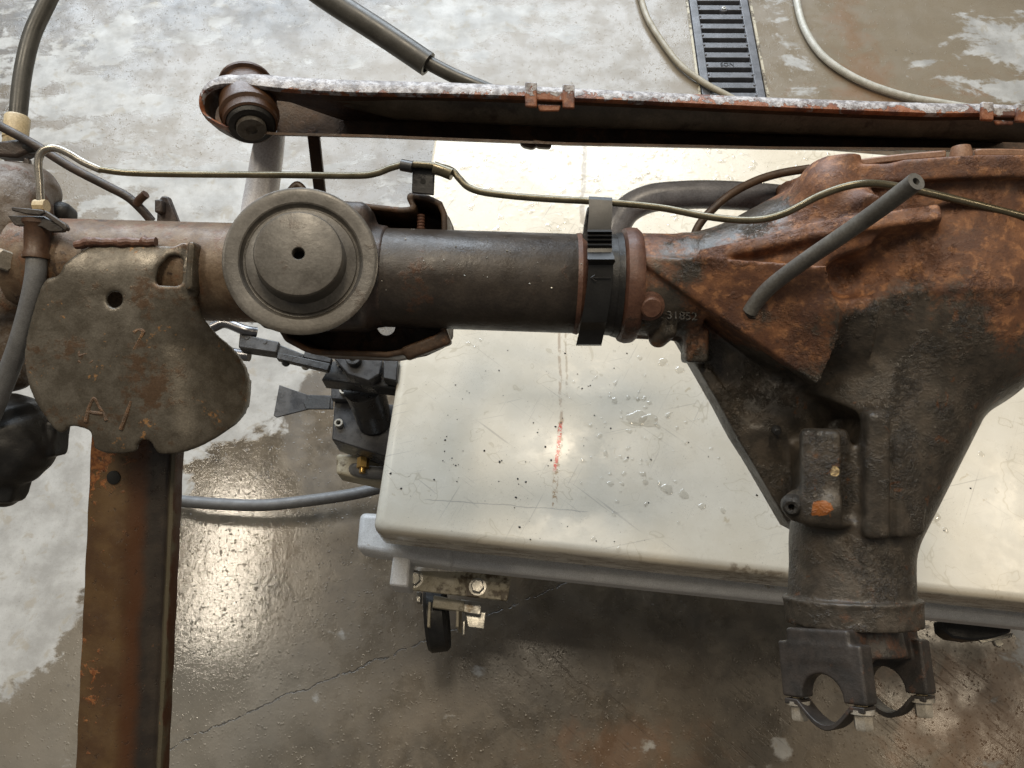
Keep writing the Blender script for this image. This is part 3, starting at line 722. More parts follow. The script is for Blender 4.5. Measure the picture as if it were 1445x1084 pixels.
obj('inner_cable', tube([W(590, 81, -190), W(640, 107, -190), W(690, 128, -190), W(790, 170, -190)], 10*S*1.18, 16), M['hose_dark'], o)
o = obj('floor_hose', tube(lift([(150, 668), (235, 702), (290, 710), (370, 713), (440, 706), (500, 697), (545, 686), (600, 670)], [.05, .06, .06, .06, .06, .06, .06, .06]), .0105, 14), M['hose_grey']); tag(o, 'dark grey hose running over wet floor to the left of the table', 'hose')

# ================================================================== HYDRAULIC UNIT beside the table
hu = thing('foot_pump', G(510, 620, 0), 'black hydraulic foot pump unit with pedal, beside the left edge of the table', 'pump')
Z1 = .30
obj('pump_block', gprism([(472, 565), (560, 571), (548, 646), (468, 620)], Z1, .055), M['pump_paint'], hu, .002)
obj('pump_foot', gprism([(474, 640), (552, 640), (548, 684), (474, 668)], Z1-.07, .04), M['dirt_white'], hu, .005, seg=3)
obj('hinge_plate', gprism([(467, 546), (505, 545), (506, 566), (467, 563)], Z1+.012, .012), M['pump_paint'], hu, .002)
for x, y, z in ((486, 553, Z1+.012), (479, 599, Z1)):
    obj('cap_screw', hexbolt(G(x, y, z), (0, 0, 1), .0068, .008, False, True), M['zinc'], hu)
obj('pump_cylinder', tube([G(513, 546, Z1+.06), G(522, 572, Z1+.02), G(530, 600, Z1-.01)], [.030, .028, .026], 28), M['dark_steel'], hu)
obj('clamp_head', gprism([(453, 536), (470, 509), (560, 520), (560, 548)], Z1+.10, .030), M['dark_steel'], hu, .002)
obj('clamp_head_cap', gprism([(470, 504), (540, 507), (536, 528), (520, 538), (490, 528)], Z1+.118, .02), M['pump_paint'], hu, .002)
obj('cap_screw', hexbolt(G(500, 509, Z1+.118), (0, 0, 1), .011, .010, False, True), M['dark_steel'], hu)
obj('guide_block', gprism([(541, 506), (562, 508), (560, 538), (540, 534)], Z1+.125, .02), M['dark_steel'], hu, .002)
pd = obj('pedal', join([gprism([(394, 543), (434, 557), (437, 577), (390, 589), (386, 586)], Z1-.03, .003), gprism([(432, 557), (470, 558), (470, 577), (435, 577)], Z1-.029, .004)]), M['pump_paint'], hu, .0008)
obj('pedal_grip', gprism([(436, 559), (466, 560), (465, 577), (432, 577), (428, 568)], Z1-.0265, .002), M['black'], pd, .0005)
fb = G(513, 655, Z1-.05)
obj('brass_fitting', join([lathe([(0, 0), (.0095, 0), (.0095, .016), (.007, .018), (0, .018)], fb+Vector((0, -.008, .004)), (0, 1, 0), 6), lathe([(0, -.012), (.005, -.012), (.005, .03), (0, .03)], fb+Vector((0, -.004, .004)), (0, 1, 0), 14)]), M['brass'], hu)
obj('hose_elbow', tube([G(498, 662, Z1-.085), G(507, 664, Z1-.06), G(525, 667, Z1-.06), G(560, 668, Z1-.06)], .0105, 14), M['hose_grey'], hu)

hk = thing('hook_linkage', G(430, 500, .3), 'jointed black steel link arm with chromed hook end, left of the clamp', 'linkage')
ZL = .42
obj('chrome_hook', tube([G(300, 462, ZL+.01), G(318, 456, ZL+.012), G(345, 466, ZL+.008), G(362, 469, ZL)], [.0075]*4, 14), M['chrome'], hk)
obj('cross_pin', tube([G(322, 498, ZL-.02), G(340, 501, ZL-.02), G(352, 502, ZL-.02)], .0085, 14), M['chrome'], hk)
obj('link_block', gprism([(338, 470), (394, 482), (390, 498), (336, 490)], ZL+.006, .020), M['pump_paint'], hk, .0018)
obj('link_block', gprism([(387, 483), (430, 500), (425, 512), (385, 496)], ZL+.002, .014), M['dark_steel'], hk, .0015)
obj('link_plate', gprism([(392, 497), (466, 513), (462, 523), (390, 506)], ZL+.012, .010), M['dark_steel'], hk, .001)
obj('link_plate', gprism([(430, 494), (468, 504), (466, 512), (428, 504)], ZL+.004, .010), M['pump_paint'], hk, .001)
for x, y, m_ in ((403, 512, 'dark_steel'), (431, 517, 'zinc')):
    obj('rivet', lathe([(0, .004), (.004, .003), (.006, 0), (.006, -.004)], G(x, y, ZL+.003), (0, -.7, .7), 16), M[m_], hk)
for x, y in ((349, 477), (374, 483)):
    obj('rivet', lathe([(0, .0012), (.0028, .001), (.0034, -.001)], G(x, y, ZL+.006), (0, 0, 1), 12), M['dark_steel'], hk)

# ================================================================== AXLE
ax = thing('axle_assembly', T((700, 400, 0)), 'rusty solid front axle with cast differential housing, spring seat and welded brackets', 'axle')
def axc(x, w=0): return (x, 392+(x-540)*.033, w)        # axle centre line in the axle frame
XD = (Vector(T(axc(900)))-Vector(T(axc(500)))).normalized()
def axlathe(name, prof, mat, seg=64, rough=0, parent=ax, sharp=35):  # prof of (x, radius) in axle units
    x0 = prof[0][0]; c = Vector(T(axc(x0)))
    return obj(name, lathe([(r*S, (x-x0)*S*1.0005) for x, r in prof], c, XD, seg, rough), mat, parent, sharp=sharp)
axlathe('axle_tube', [(460, 0), (460, 69), (812, 69.5), (822, 64), (870, 62), (900, 60), (900, 0)], M['tube_dark'])
axlathe('weld_bead', [(810, 60), (810, 69.8), (816, 71), (823, 66), (825, 58)], M['flange'], 72, .008)
axlathe('inner_collar', [(824, 40), (824, 68), (840, 70), (864, 71), (868, 40)], M['black'], 64, .004)
axlathe('axle_tube', [(40, 0), (40, 67), (330, 69), (470, 70), (470, 0)], M['tube_rust'])
axlathe('tube_flange', [(872, 40), (872, 73), (876, 79), (884, 81), (893, 80), (898, 76), (899, 40)], M['flange'], 72, .006)
axlathe('seal_ring', [(864, 40), (864, 72), (872, 74), (872, 40)], M['black'], 72, .004)

# --- differential housing as one casting
Fh = Field((885, 215, -200), (1490, 890, 205), 2.9)
cx, cy = 1292, 408
car = smin(scone(Fh, (cx, 275, -5), (cx, 420, -5), 172, 166, True), sball(Fh, (cx, 425, -5), (178, 178, 172)), 30)
Fh.f = car
Fh.add(scone(Fh, (880, 404, 0), (1000, 408, 0), 73, 76, True), 8)                 # neck to the tube
Fh.add(scone(Fh, (975, 410, 0), (1165, 402, 0), 68, 160, True), 26)               # flare from the neck to the bowl
Fh.add(scone(Fh, (1268, 470, -6), q(1200, 768, 56), 146, 74), 12)                 # cone to the pinion
Fh.add(scone(Fh, q(1201, 745, 50), q(1200, 866, 71), 76, 78.5, True), 10)
Fh.add(spoly(Fh, [(925, 400), (958, 478), q(1113, 750, -8)[:2], (1200, 765), q(1281, 756, -8)[:2], q(1378, 598, -8)[:2], (1390, 420)], -50, 6)+2, 10)
# flat web above the diagonal edge, then the hollow under that edge
r0, r1, r2 = q(898, 370, 58), q(1030, 458, 84), q(1156, 545, 112)
wx = Vector(r2)-Vector(r0); wy = Vector((.5, -1, .62))
slab = sbox(Fh, Vector(r1)-Vector((0, 0, 12)), (300, 300, 11), X=tuple(wx), Y=tuple(wy), rnd=2)
Fh.add(np.maximum(slab, spoly(Fh, [r0[:2], r1[:2], r2[:2], (r2[0]+14, r2[1]-60), (1100, 400), (960, 378)], None, None)), 16)
Fh.cut(spoly(Fh, [r0[:2], r1[:2], r2[:2], (1180, 590), (1165, 622), (1108, 628), (1052, 606), (1032, 562), (1004, 522), (955, 505), (860, 560), (840, 380)], -4, 400), 3)
Fh.add(scone(Fh, (875, 402, -4), (985, 406, -4), 71, 70, True), 6)
Fh.add(sball(Fh, (1120, 585, -26), (75, 62, 48)), 24)                              # swelling seen inside the hollow
def ridge(a, b, th, hz, k=8, rnd=4):
    a, b = Vector(a), Vector(b); d = b-a; c = (a+b)/2
    Fh.add(sbox(Fh, c, (d.length/2, hz, th), X=d, Y=(0, -.35, 1), rnd=rnd), k)
# upper rib
ridge((972, 385, 66), (1105, 362, 106), 9, 30, 8, 4)
ridge((1095, 364, 106), (1235, 350, 150), 11, 34, 9, 4)
# step in the flare and boss where the rib meets the bowl
Fh.add(sball(Fh, (1128, 300, 84), (36, 50, 50)), 24)
Fh.add(scone(Fh, (1148, 322, 122), (1160, 318, 150), 19, 13), 14)
Fh.add(sball(Fh, (1118, 450, 98), (34, 28, 44)), 16)
Fh.sub(scone(Fh, (1138, 410, 120), (1190, 398, 175), 26, 26), 24)
Fh.add(scone(Fh, (1060, 437, 78), (1070, 425, 100), 17, 14), 6)                    # vent boss
# cover flange: thick ring with bolt scallops
n0 = (0, -1, .10)
def disc(y, z, r, half, k, kx=cx):
    Fh.add(scone(Fh, (kx, y+half, z-half*.1), (kx, y-half, z+half*.1), r, r, True), k)
disc(270, -2, 187, 13, 4)
for a in (-54,):
    t = math.radians(a); c = (cx+184*math.sin(t), 271, -2+184*math.cos(t))
    Fh.add(scone(Fh, (c[0], 292, c[2]), (c[0], 255, c[2]), 20, 20, True), 8)
t = math.radians(-38); c = (cx+192*math.sin(t), 262, 192*math.cos(t))
Fh.cut(scone(Fh, (c[0]-5, 300, c[2]+4), (c[0]-5, 242, c[2]+4), 19, 19), 6)
# pads on the cone
def pad(px, py, w, half, X, Y, rnd, k): Fh.add(sbox(Fh, q(px, py, w), half, X=X, Y=Y, rnd=rnd), k)
pad(1164, 672, 106, (29, 60, 26), (1, 0, .3), (0, 1, .0), 9, 18)
Fh.add(scone(Fh, q(1128, 714, 92), q(1170, 716, 118), 21, 24), 10)
pad(1234, 668, 128, (15, 78, 24), (1, 0, .35), (.14, 1, 0), 8, 10)
pad(1262, 686, 112, (24, 60, 24), (1, 0, -.5), (.06, 1, 0), 5, 10)
Fh.cut(sbox(Fh, q(1205, 655, 140), (11, 72, 24), X=(1, 0, 0), Y=(.04, 1, 0), rnd=8), 10)
Fh.add(sbox(Fh, (978, 488, 10), (16, 25, 20), X=(1, .04, 0), rnd=6), 8)           # lug under the neck
Fh.add(scone(Fh, (925, 478, 20), (935, 470, 38), 14, 12), 8)
# end collar
pa = np.array(q(1201, 846, 68)); pd_ = np.array((0, .984, .177))
Fh.add(scone(Fh, pa, pa+pd_*31, 84.5, 83.5, True), 4); Fh.add(scone(Fh, pa-pd_*3, pa+pd_*2, 86, 86, True), 1)
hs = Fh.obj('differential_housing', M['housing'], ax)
# plug ring on the pad, fill plug, casting numbers
def vring(name, px, py, w, r, n_, prof, mat, parent, seg=28):
    return obj(name, lathe([(a*S, b*S) for a, b in prof], W(px, py, w), n_, seg), mat, parent)
tilt = lambda a, b, c=1: R*a+U*b-D*c
vring('fill_plug', 918, 433, 62, 17, tilt(.05, -.35), [(0, 9), (12, 9), (14, 7), (15, 1), (19, 0), (20, -4), (18, -14)], M['flange'], hs)
vring('plug', 1118, 714, 108, 12, tilt(-.55, -.1, 1), [(3.5, -6), (4, 7), (8, 8), (11, 6), (13, 1), (15, -4)], M['iron_dark'], hs)
vring('breather_cap', 1096, 608, 30, 8, tilt(-.1, -.4), [(0, 6), (4, 6), (6, 3), (7, -4)], M['dark_steel'], hs, 18)
letters('31852', 'casting_number', W(962, 447, 60.5), R*1+U*-.05, U*.93-D*-.37, .0105, .0012, M['iron_dark'], hs)
# cover plate edges standing proud behind the flange
def rim(name, a0, a1, y, r, wd, th, mat, parent, z=-2):
    V, F = [], []; m = 22
    for i in range(m+1):
        t = math.radians(a0+(a1-a0)*i/m)
        for rr in (r-wd, r):
            for yy in (y, y-th): V.append(T((cx+rr*math.sin(t), yy+.1*rr*math.cos(t), z+rr*math.cos(t))))
    for i in range(m):
        k = i*4; F += [(k, k+1, k+5, k+4), (k+2, k+6, k+7, k+3), (k+1, k+3, k+7, k+5), (k, k+4, k+6, k+2)]
    F += [(0, 2, 3, 1), (m*4, m*4+1, m*4+3, m*4+2)]
    return obj(name, (V, F), mat, parent, .0012)
cvm = metalish('tan rust', (.20, .10, .055), (.27, .145, .085), (.12, .055, .035), .6, 1, (.4, .6), .4)
rim('cover_plate', -50, -18, 257, 179, 40, 9, cvm, ax)
rim('cover_plate', -8, 60, 257, 179, 40, 9, cvm, ax)
obj('cover_bolt', lathe([(0, 8*S), (10*S, 7*S), (12*S, 0), (12*S, -10*S)], T((cx-38, 268, 168)), U, 20), cvm, ax)

# --- spring seat
sc = W(425, 367, 92); sn = (R*.16+U*.13-D)
def P_(pr): return [(r*S, h*S) for r, h in pr]
def PS(pr): return [(r*S*(.91 if r > 70 else .83 if r > 12 else 1.0), h*S*.60) for r, h in pr]
seat = obj('spring_seat', lathe(PS([(7.5, 10), (7.5, 46), (8.5, 47.5), (60, 48), (64, 47), (66, 43), (67.5, 4), (69, -3), (72, -6.5), (76, -7.5), (77.5, -12), (80, -13), (83, -8), (84, -3), (86, -1), (94, 0), (101, .6), (105, .4), (107, -1), (107.5, -4), (107, -8), (100, -11), (70, -14), (60, -60), (0, -60)]), sc, sn, 96), M['seat'], ax, sharp=28)
obj('centre_hole', lathe(P_([(7.4, 12), (0, 12)]), sc, sn, 24), M['hole_black'], seat)
# saddle block the seat is welded to
Fs = Field((360, 250, -40), (570, 500, 95), 3.6)
Fs.add(sbox(Fs, (455, 384, 20), (74, 84, 40), rnd=14)); Fs.add(scone(Fs, (470, 388, 0), (548, 391, 0), 73, 71, True), 12)
Fs.add(sbox(Fs, (508, 330, 24), (22, 34, 30), rnd=12), 8); Fs.obj('seat_saddle', M['yoke'], ax)
# --- pan shaped perch bracket round the tube
pan = [(392, 462), (404, 482), (430, 496), (446, 501), (548, 505), (590, 497), (618, 484), (630, 470), (632, 330), (631, 302), (624, 286), (606, 277), (578, 273), (574, 280), (580, 293), (566, 294), (480, 284), (400, 288)]
Fp = Field((375, 250, -120), (655, 530, 30), 3.0)
pe = [q(x, y, 0)[:2] for x, y in pan]
d2 = spoly(Fp, pe, None, None)
wall = np.maximum(np.abs(d2+4)-4.2, np.maximum(-100-Fp.z, Fp.z-8)).astype(np.float32)
Fp.add(wall); Fp.add(np.maximum(d2, np.abs(Fp.z+96)-4.5).astype(np.float32), 8)
Fp.cut(scone(Fp, (529, 453, -140), (529, 453, -60), 14, 14))
Fp.add(sbox(Fp, (603, 488, -4), (34, 10, 13), X=(1, -.38, 0), rnd=3), 3)
Fp.obj('perch_bracket', M['scale'], ax)
obj('stud', lathe([(0, 0)]+[((5.2+(.9 if i % 2 else -.3))*S, i*2.2*S) for i in range(16)]+[(0, 36*S)], W(594, 303, -10), -U, 16), M['flange'], ax)
# bracket holding the line on the perch
obj('line_tab', join([vprism([(582, 229), (614, 232), (612, 275), (581, 272)], 22, 5), vprism([(582, 228), (614, 231), (614, 236), (582, 234)], 31, 14)]), M['dark_steel'], ax, .0008)
obj('tab_hole_disc', lathe([(0, .0004), (.0024, .0004), (.0024, -.001)], W(597, 256, 22), -D, 14), M['hole_black'], ax)

# --- big weathered mounting bracket (curved shell) on the left
Fm = Field((10, 320, -40), (380, 665, 110), 2.3)
outl = [(88, 372), (118, 350), (148, 344), (205, 343), (226, 347), (248, 347), (256, 341), (270, 342), (277, 352), (278, 400), (281, 440), (302, 468), (334, 496), (350, 530), (352, 562), (342, 592), (312, 615), (280, 632), (252, 641), (226, 642), (218, 637), (213, 623), (200, 620), (193, 626), (192, 641), (133, 640), (128, 612), (122, 606), (96, 600), (88, 612), (78, 610), (62, 590), (44, 560), (34, 525), (33, 490), (44, 440), (60, 392), (78, 390), (84, 384)]
def hsurf(x, y):
    z = np.full(np.broadcast_shapes(x.shape, y.shape), 84.0)
    e = np.clip((402-y)/50, 0, 1.2); z = z-13*e*e                           # rolls back on to the tube at the top
    s = np.clip((x-(262+.12*np.clip(y-480, 0, 200)-.3*np.clip(y-430, 0, 60)))/80, 0, 1.4); z = z-72*s**1.8     # wraps back at the right
    s2 = np.clip((82-x)/46, 0, 1.2); z = z-34*s2*s2
    b_ = np.clip((y-600)/60, 0, 1); z = z-10*b_*b_
    return z+2.2*np.sin(x/41)*np.cos(y/53)
def chaikin(P, n=2):
    for _ in range(n): P = [tuple(a[i]*w+b[i]*(1-w) for i in (0, 1)) for a, b in zip(P, P[1:]+P[:1]) for w in (.75, .25)]
    return P
k_ = []
for x, y in chaikin(outl, 1):
    p = (x, y)
    for _ in range(4): p = q(x, y, float(hsurf(np.array([[p[0]]]), np.array([[p[1]]]))[0, 0]))[:2]
    k_.append(p)
hz = hsurf(Fm.x[:, :, 0], Fm.y[:, :, 0])[:, :, None].astype(np.float32)
gx, gy = np.gradient(hz[:, :, 0], 2.3)
sh = np.maximum(np.abs(Fm.z-hz+4)/np.sqrt(1+gx**2+gy**2)[:, :, None]-3.8, spoly(Fm, k_, None, None)).astype(np.float32)
Fm.add(sh)
h1 = q(163, 423, 80)
Fm.cut(scone(Fm, (h1[0], h1[1], 0), (h1[0], h1[1], 140), 10.5, 10.5))
nt = [q(x, y, 76)[:2] for x, y in [(238, 360), (226, 378), (221, 398), (226, 404), (250, 404), (256, 399), (256, 366), (250, 359)]]
Fm.cut(spoly(Fm, nt, 0, 140)+1, 3)
Fm.add(np.maximum(sbox(Fm, (q(272, 376, 76)[0], q(266, 376, 76)[1], 50), (5.5, 32, 34), X=(1, .06, .05), rnd=4), -999), 6)
mb = Fm.obj('mounting_bracket', M['plate'], ax, 5)
# weld bead along its top, and the stamped code
wv = [W(106+i*5.2, 347-5*math.sin(min(1, i/5)*PI/2)+random.uniform(-.8, .8), 74) for i in range(23)]
obj('weld_bead', tube(wv, [6*S*random.uniform(.8, 1.25) for _ in wv], 10, 3), M['flange'], ax)
def stroke(pts, w=2.8, d=83.0): return tube([W(x+random.uniform(-.8, .8), y+random.uniform(-.8, .8), d) for x, y in pts], [w*S*random.uniform(.7, 1.2) for _ in pts], 8, 5)
smat = metalish('rusted stamping', (.085, .055, .033), (.15, .080, .038), (.24, .13, .055), .58, 2, (.5, .7), .8)
for st_ in ([(124, 492), (114, 494), (113, 502), (124, 499), (133, 503), (130, 511), (120, 514), (111, 510)], [(121, 596), (124, 585), (127, 574), (133, 562), (141, 574), (146, 584), (150, 594)],
            [(127, 582), (136, 583), (146, 584)], [(171, 606), (178, 588), (186, 566)], [(190, 492), (196, 480), (203, 468), (196, 465), (190, 470)]):
    obj('stamped_mark', stroke(st_), smat, mb)
# hollow behind the upper left of the bracket (axle end forging)
Fe = Field((-70, 180, -120), (110, 760, 90), 3.6)
Fe.add(sball(Fe, (-2, 300, -10), (62, 74, 60))); Fe.add(sball(Fe, (12, 262, -40), (46, 42, 40)), 14); Fe.add(scone(Fe, (10, 300, 0), (24, 420, 10), 42, 36), 24)
Fe.add(scone(Fe, (-10, 400, 0), (0, 520, -20), 42, 34), 20); Fe.cut(scone(Fe, (62, 350, 50), (66, 420, 30), 18, 20), 10)
Fe.add(sball(Fe, (30, 470, 0), (14, 34, 18)), 14)
Fe.cut(scone(Fe, (-20, 330, 70), (20, 300, 66), 9, 7), 6); Fe.add(scone(Fe, (-14, 250, 30), (44, 322, 34), 8, 8), 8); Fe.add(scone(Fe, (14, 388, 20), (16, 440, 24), 16, 14), 8); Fe.cut(scone(Fe, (40, 400, 60), (44, 470, 50), 9, 9), 5)
Fe.f = (Fe.f+1.6*np.sin(Fe.x/7)*np.sin(Fe.y/9)*np.sin(Fe.z/8+1)).astype(np.float32)
kn = Fe.obj('axle_end_forging', metalish('grey rust forging', (.10, .068, .042), (.19, .165, .145), (.115, .055, .026), .57, 1.3, (.35, .65), .6, c4=(.21, .19, .18), p4=.6), ax)
obj('end_bolt', hexbolt(W(2, 366, 66), tilt(.8, -.2, .55), 15*S, 12*S, False), M['bolt'], kn)

# rubber bellows cluster under it
Fj = Field((-80, 535, -110), (90, 770, 70), 3.4)
Fj.add(sball(Fj, (10, 622, -10), (60, 66, 56))); Fj.add(scone(Fj, (-24, 640, -20), (-16, 690, -30), 42, 30), 16)
Fj.cut(scone(Fj, (-20, 566, 50), (60, 600, 46), 8, 6), 8); Fj.cut(scone(Fj, (0, 600, 58), (50, 618, 44), 7, 5), 8)
Fj.add(sbox(Fj, (62, 620, -20), (14, 26, 20), X=(1, .1, 0), rnd=5), 6); Fj.add(sbox(Fj, (-6, 690, -20), (24, 18, 20), X=(1, .3, 0), rnd=4), 6)
Fj.f = (Fj.f+2.6*np.sin((Fj.y*.8+Fj.x*.5+Fj.z*.3)/4.6)*np.clip(np.sin(Fj.x/19+Fj.y/31), 0, 1)+1.5*np.sin(Fj.x/6)*np.sin(Fj.y/7)).astype(np.float32)
bt = Fj.obj('ball_joint_boot', M['black'], None); tag(bt, 'black greasy ball joint boot at the lower left, under the grey hose', 'ball joint')

# --- yoke
yk = None
Fy = Field((1070, 868, -135), (1350, 1020, 135), 2.1)
Nn = Vector((.80, 0, -.60)).normalized(); Tn = Vector((.60, 0, .80)).normalized()
Fy.add(scone(Fy, (1210, 870, 0), (1210, 916, 0), 62, 68, True))
ears = []
for sgn in (-1, 1):
    c = Vector((1212, 950, 0))+Nn*(80*sgn)
    Fy.add(sbox(Fy, (c.x, 932, c.z), (60, 36, 14), X=tuple(Tn), Y=(0, 1, 0), rnd=2.5), 6)
    Fy.add(sbox(Fy, (c.x-Nn.x*16*sgn, 900, c.z-Nn.z*16*sgn), (46, 22, 30), X=tuple(Tn), Y=(0, 1, 0), rnd=4), 4)
    ears.append(c)
for sgn, c in zip((-1, 1), ears):
    a = c-Nn*28; b = c+Nn*28
    for yy in (964, 976, 990):
        Fy.cut(scone(Fy, (a.x, yy, a.z), (b.x, yy, b.z), 29, 29), 2)
Fy.cut(scone(Fy, (1212-Nn.x*22, 976, -Nn.z*22), (1212+Nn.x*22, 976, Nn.z*22), 44, 44), 4)
Fy.cut(sbox(Fy, (1212, 975, 0), (90, 44, 58), X=tuple(Tn), Y=(0, 1, 0), rnd=14), 4)
ya = math.atan(.27); yc, ys = math.cos(ya), math.sin(ya); yo = np.array(q(1201, 884, 76))
def yxf(P):
    P = (np.atleast_2d(np.array(P, float))-np.array((1210, 878, 0)))*.925
    return np.stack([P[:, 0], P[:, 1]*yc-P[:, 2]*ys, P[:, 1]*ys+P[:, 2]*yc], 1)+yo
def YT(p): return Vector(T(tuple(yxf(p)[0])))
YD = (YT((1210, 1000, 0))-YT((1210, 900, 0))).normalized()
yk = Fy.obj('pinion_yoke', M['yoke_dark'], ax, 1, yxf)
for sgn, c in zip((-1, 1), ears):
    pr = []
    for t in np.linspace(0, 1, 19):
        s_ = -56+112*t; dip = 27*max(0, math.cos(max(-1, min(1, s_/37))*PI/2))
        pr.append((s_, 970+dip))
    V, F = [], []
    for i, (s_, y) in enumerate(pr):
        for e in (-15, 15):
            for th in (0, 7):
                p = c+Tn*s_+Nn*e; V.append(YT((p.x, y+th, p.z)))
    for i in range(len(pr)-1):
        k = i*4; F += [(k, k+1, k+5, k+4), (k+2, k+6, k+7, k+3), (k+1, k+3, k+7, k+5), (k, k+4, k+6, k+2)]
    F += [(0, 2, 3, 1), (len(pr)*4-4, len(pr)*4-3, len(pr)*4-1, len(pr)*4-2)]
    stp = obj('bearing_strap', (V, F), M['yoke_dark'], yk, .0006)
    for e in (-45, 45):
        p = c+Tn*e
        obj('bolt', hexbolt(YT((p.x, 978, p.z)), YD, 11*S, 19*S), M['bolt'], yk)
        obj('bolt_shank', lathe([(0, 0), (7*S, 0), (7*S, 9*S), (0, 9*S)], YT((p.x, 962, p.z)), YD, 16), M['cream'], yk)

# grit and water flecks on the tube
sp = []
for _ in range(70):
    x = random.uniform(545, 815); a = random.gauss(.5, .35)
    c = Vector(axc(x)); p = Vector((c.x, c.y-70.2*math.sin(a), 70.2*math.cos(a))); sp.append((T(p), (U*math.sin(a)-D*math.cos(a))))
grains('tube_grit', sp, .0002, .0011, M['zinc'], 'pale flecks of grit and water on top of the dark axle tube', 'grit')

# ================================================================== THINGS FIXED TO OR LYING ON THE AXLE
def wt(name, pts, r, mat, parent=None, seg=14, **k): return obj(name, tube([W(*p) for p in pts], r, seg, **k), mat, parent)
bl = thing('brake_line', W(500, 247, 30), 'thin olive steel brake line running the whole length above the axle', 'brake line')
wt('line', [(140, 239, 20), (180, 244, 22), (260, 246, 24), (400, 247, 28), (500, 248, 30), (530, 245, 30), (552, 237, 30), (575, 232, 30), (610, 234, 30), (636, 240, 32), (648, 252, 36), (662, 265, 40), (690, 273, 44), (760, 280, 52), (848, 285, 66), (930, 293, 84), (1000, 306, 105), (1060, 311, 122), (1105, 302, 140), (1155, 277, 158), (1195, 263, 168), (1230, 259, 172), (1275, 265, 172), (1350, 282, 168), (1470, 312, 160)], 4.6*S, M['line'], bl)
wt('line_end', [(58, 296, 22), (56, 262, 22), (54, 230, 22), (60, 214, 22), (76, 209, 21), (96, 216, 20), (118, 229, 20), (142, 240, 20)], 5.2*S, M['line_bare'], bl)
wt('line_nut', [(50, 291, 22), (66, 291, 22)], 9*S, M['cream'], bl, 10, smooth=False)
wt('heat_sleeve', [(566, 233, 30), (582, 236, 31)], 8*S, M['dark_steel'], bl, 12, smooth=False)
wt('crimp', [(612, 237, 32), (622, 240, 32), (638, 246, 34)], 7.5*S, M['line'], bl, 12, smooth=False, jitter=.2)
# black band clamp
V, F = [], []
prof = [(277, 70), (281, 76), (300, 80), (324, 82), (327, 90), (330, 84), (333, 90), (336, 84), (339, 90), (342, 84), (346, 92), (350, 88), (356, 90), (362, 98), (366, 104), (369, 100), (374, 92), (395, 90), (430, 80), (455, 62), (463, 48), (468, 42), (486, 30), (488, 22)]
for i, (y, w) in enumerate(prof):
    t = (y-277)/211; xl = 831 if y < 300 else 829; xl = 831-2*(y > 320)+1.5*(y > 366)-18*max(0, (t-.45)/.55)**1.6; wd = 35 if y > 324 else 34
    if 362 <= y <= 369: wd += 3
    for dz in (0, -9):
        V.append(W(xl, y, w+dz)); V.append(W(xl+wd+2*(t-.5), y+(2 if y < 290 else 0), w+dz))
for i in range(len(prof)-1):
    k = i*4; F += [(k, k+1, k+5, k+4), (k+2, k+6, k+7, k+3), (k, k+4, k+6, k+2), (k+1, k+3, k+7, k+5)]
F += [(0, 2, 3, 1), (len(prof)*4-4, len(prof)*4-3, len(prof)*4-1, len(prof)*4-2)]
bc = thing('band_clamp', W(848, 380, 60), 'glossy black ribbed band clamp strapped round the tube beside the rusty flange', 'clamp')
obj('strap', (V, F), metalish('black nylon', (.016, .016, .016), (.022, .022, .022), None, .6, 1, (.28, .42), .04), bc, sharp=25)
obj('moulded_arrow', join([tube([W(834, 392, 92.5), W(862, 392, 92.5)], .8*S, 6, smooth=False), tube([W(840, 388, 92.5), W(834, 392, 92.5), W(841, 397, 91.5)], .8*S, 6, smooth=False)]), M['dark_steel'], bc)
obj('clamp_tail', vprism([(829, 292), (834, 290), (832, 340), (821, 352), (824, 318)], 40, 14), M['dark_steel'], bc, .001)

vh = obj('vent_hose', tube([W(1058, 440, 98), W(1066, 428, 106), W(1088, 404, 128), W(1130, 372, 165), W(1180, 338, 205), W(1240, 296, 255), W(1293, 256, 305)], [9.6*S]*7, 22, 10, True, .42), M['vent']); tag(vh, 'short grey vent hose with open end sticking out of the differential housing', 'hose')
obj('hose_barb', lathe([(0, 0), (13*S, 0), (13*S, 5*S), (0, 6*S)], W(1061, 438, 94), tilt(.4, .3), 20), M['iron_dark'], ax)

o = wt('bent_grey_pipe', [(862, 352, -62), (870, 320, -62), (886, 296, -62), (915, 281, -62), (955, 276, -62), (1010, 275, -62), (1090, 280, -62), (1160, 290, -62)], 21*S, M['pipe_blue'], None, 24); tag(o, 'slate grey bent pipe passing behind the neck of the differential housing', 'pipe')
o = wt('rusty_rod', [(978, 340, -24), (984, 322, -24), (1000, 301, -24), (1030, 275, -22), (1065, 256, -18), (1100, 245, -14), (1142, 238, -8)], 6*S, M['scale'], None); tag(o, 'brown curved edge rod following the upper left side of the differential housing', 'rod')
o = obj('shock_body', lathe(P_([(0, 0), (19, 0), (22, 6), (24, 40), (26.5, 120), (27, 190), (0, 190)]), W(383, 182, -120), (W(362, 320, -120)-W(383, 182, -120)), 40), M['silver']); tag(o, 'silver painted damper tube hanging between the channel arm and the spring seat', 'damper')
o = obj('flat_bar', vprism([(432, 180), (449, 180), (459, 275), (443, 275)], -110, 10), M['scale'], None, .001); tag(o, 'narrow rusty flat bar between the channel arm and the axle', 'bar')
o = wt('rusty_tab', [(410, 270, -40), (418, 262, -40), (424, 264, -40), (432, 275, -40)], 6*S, M['scale'], None); tag(o, 'small rusty hook tab peeping over the spring seat rim', 'tab')

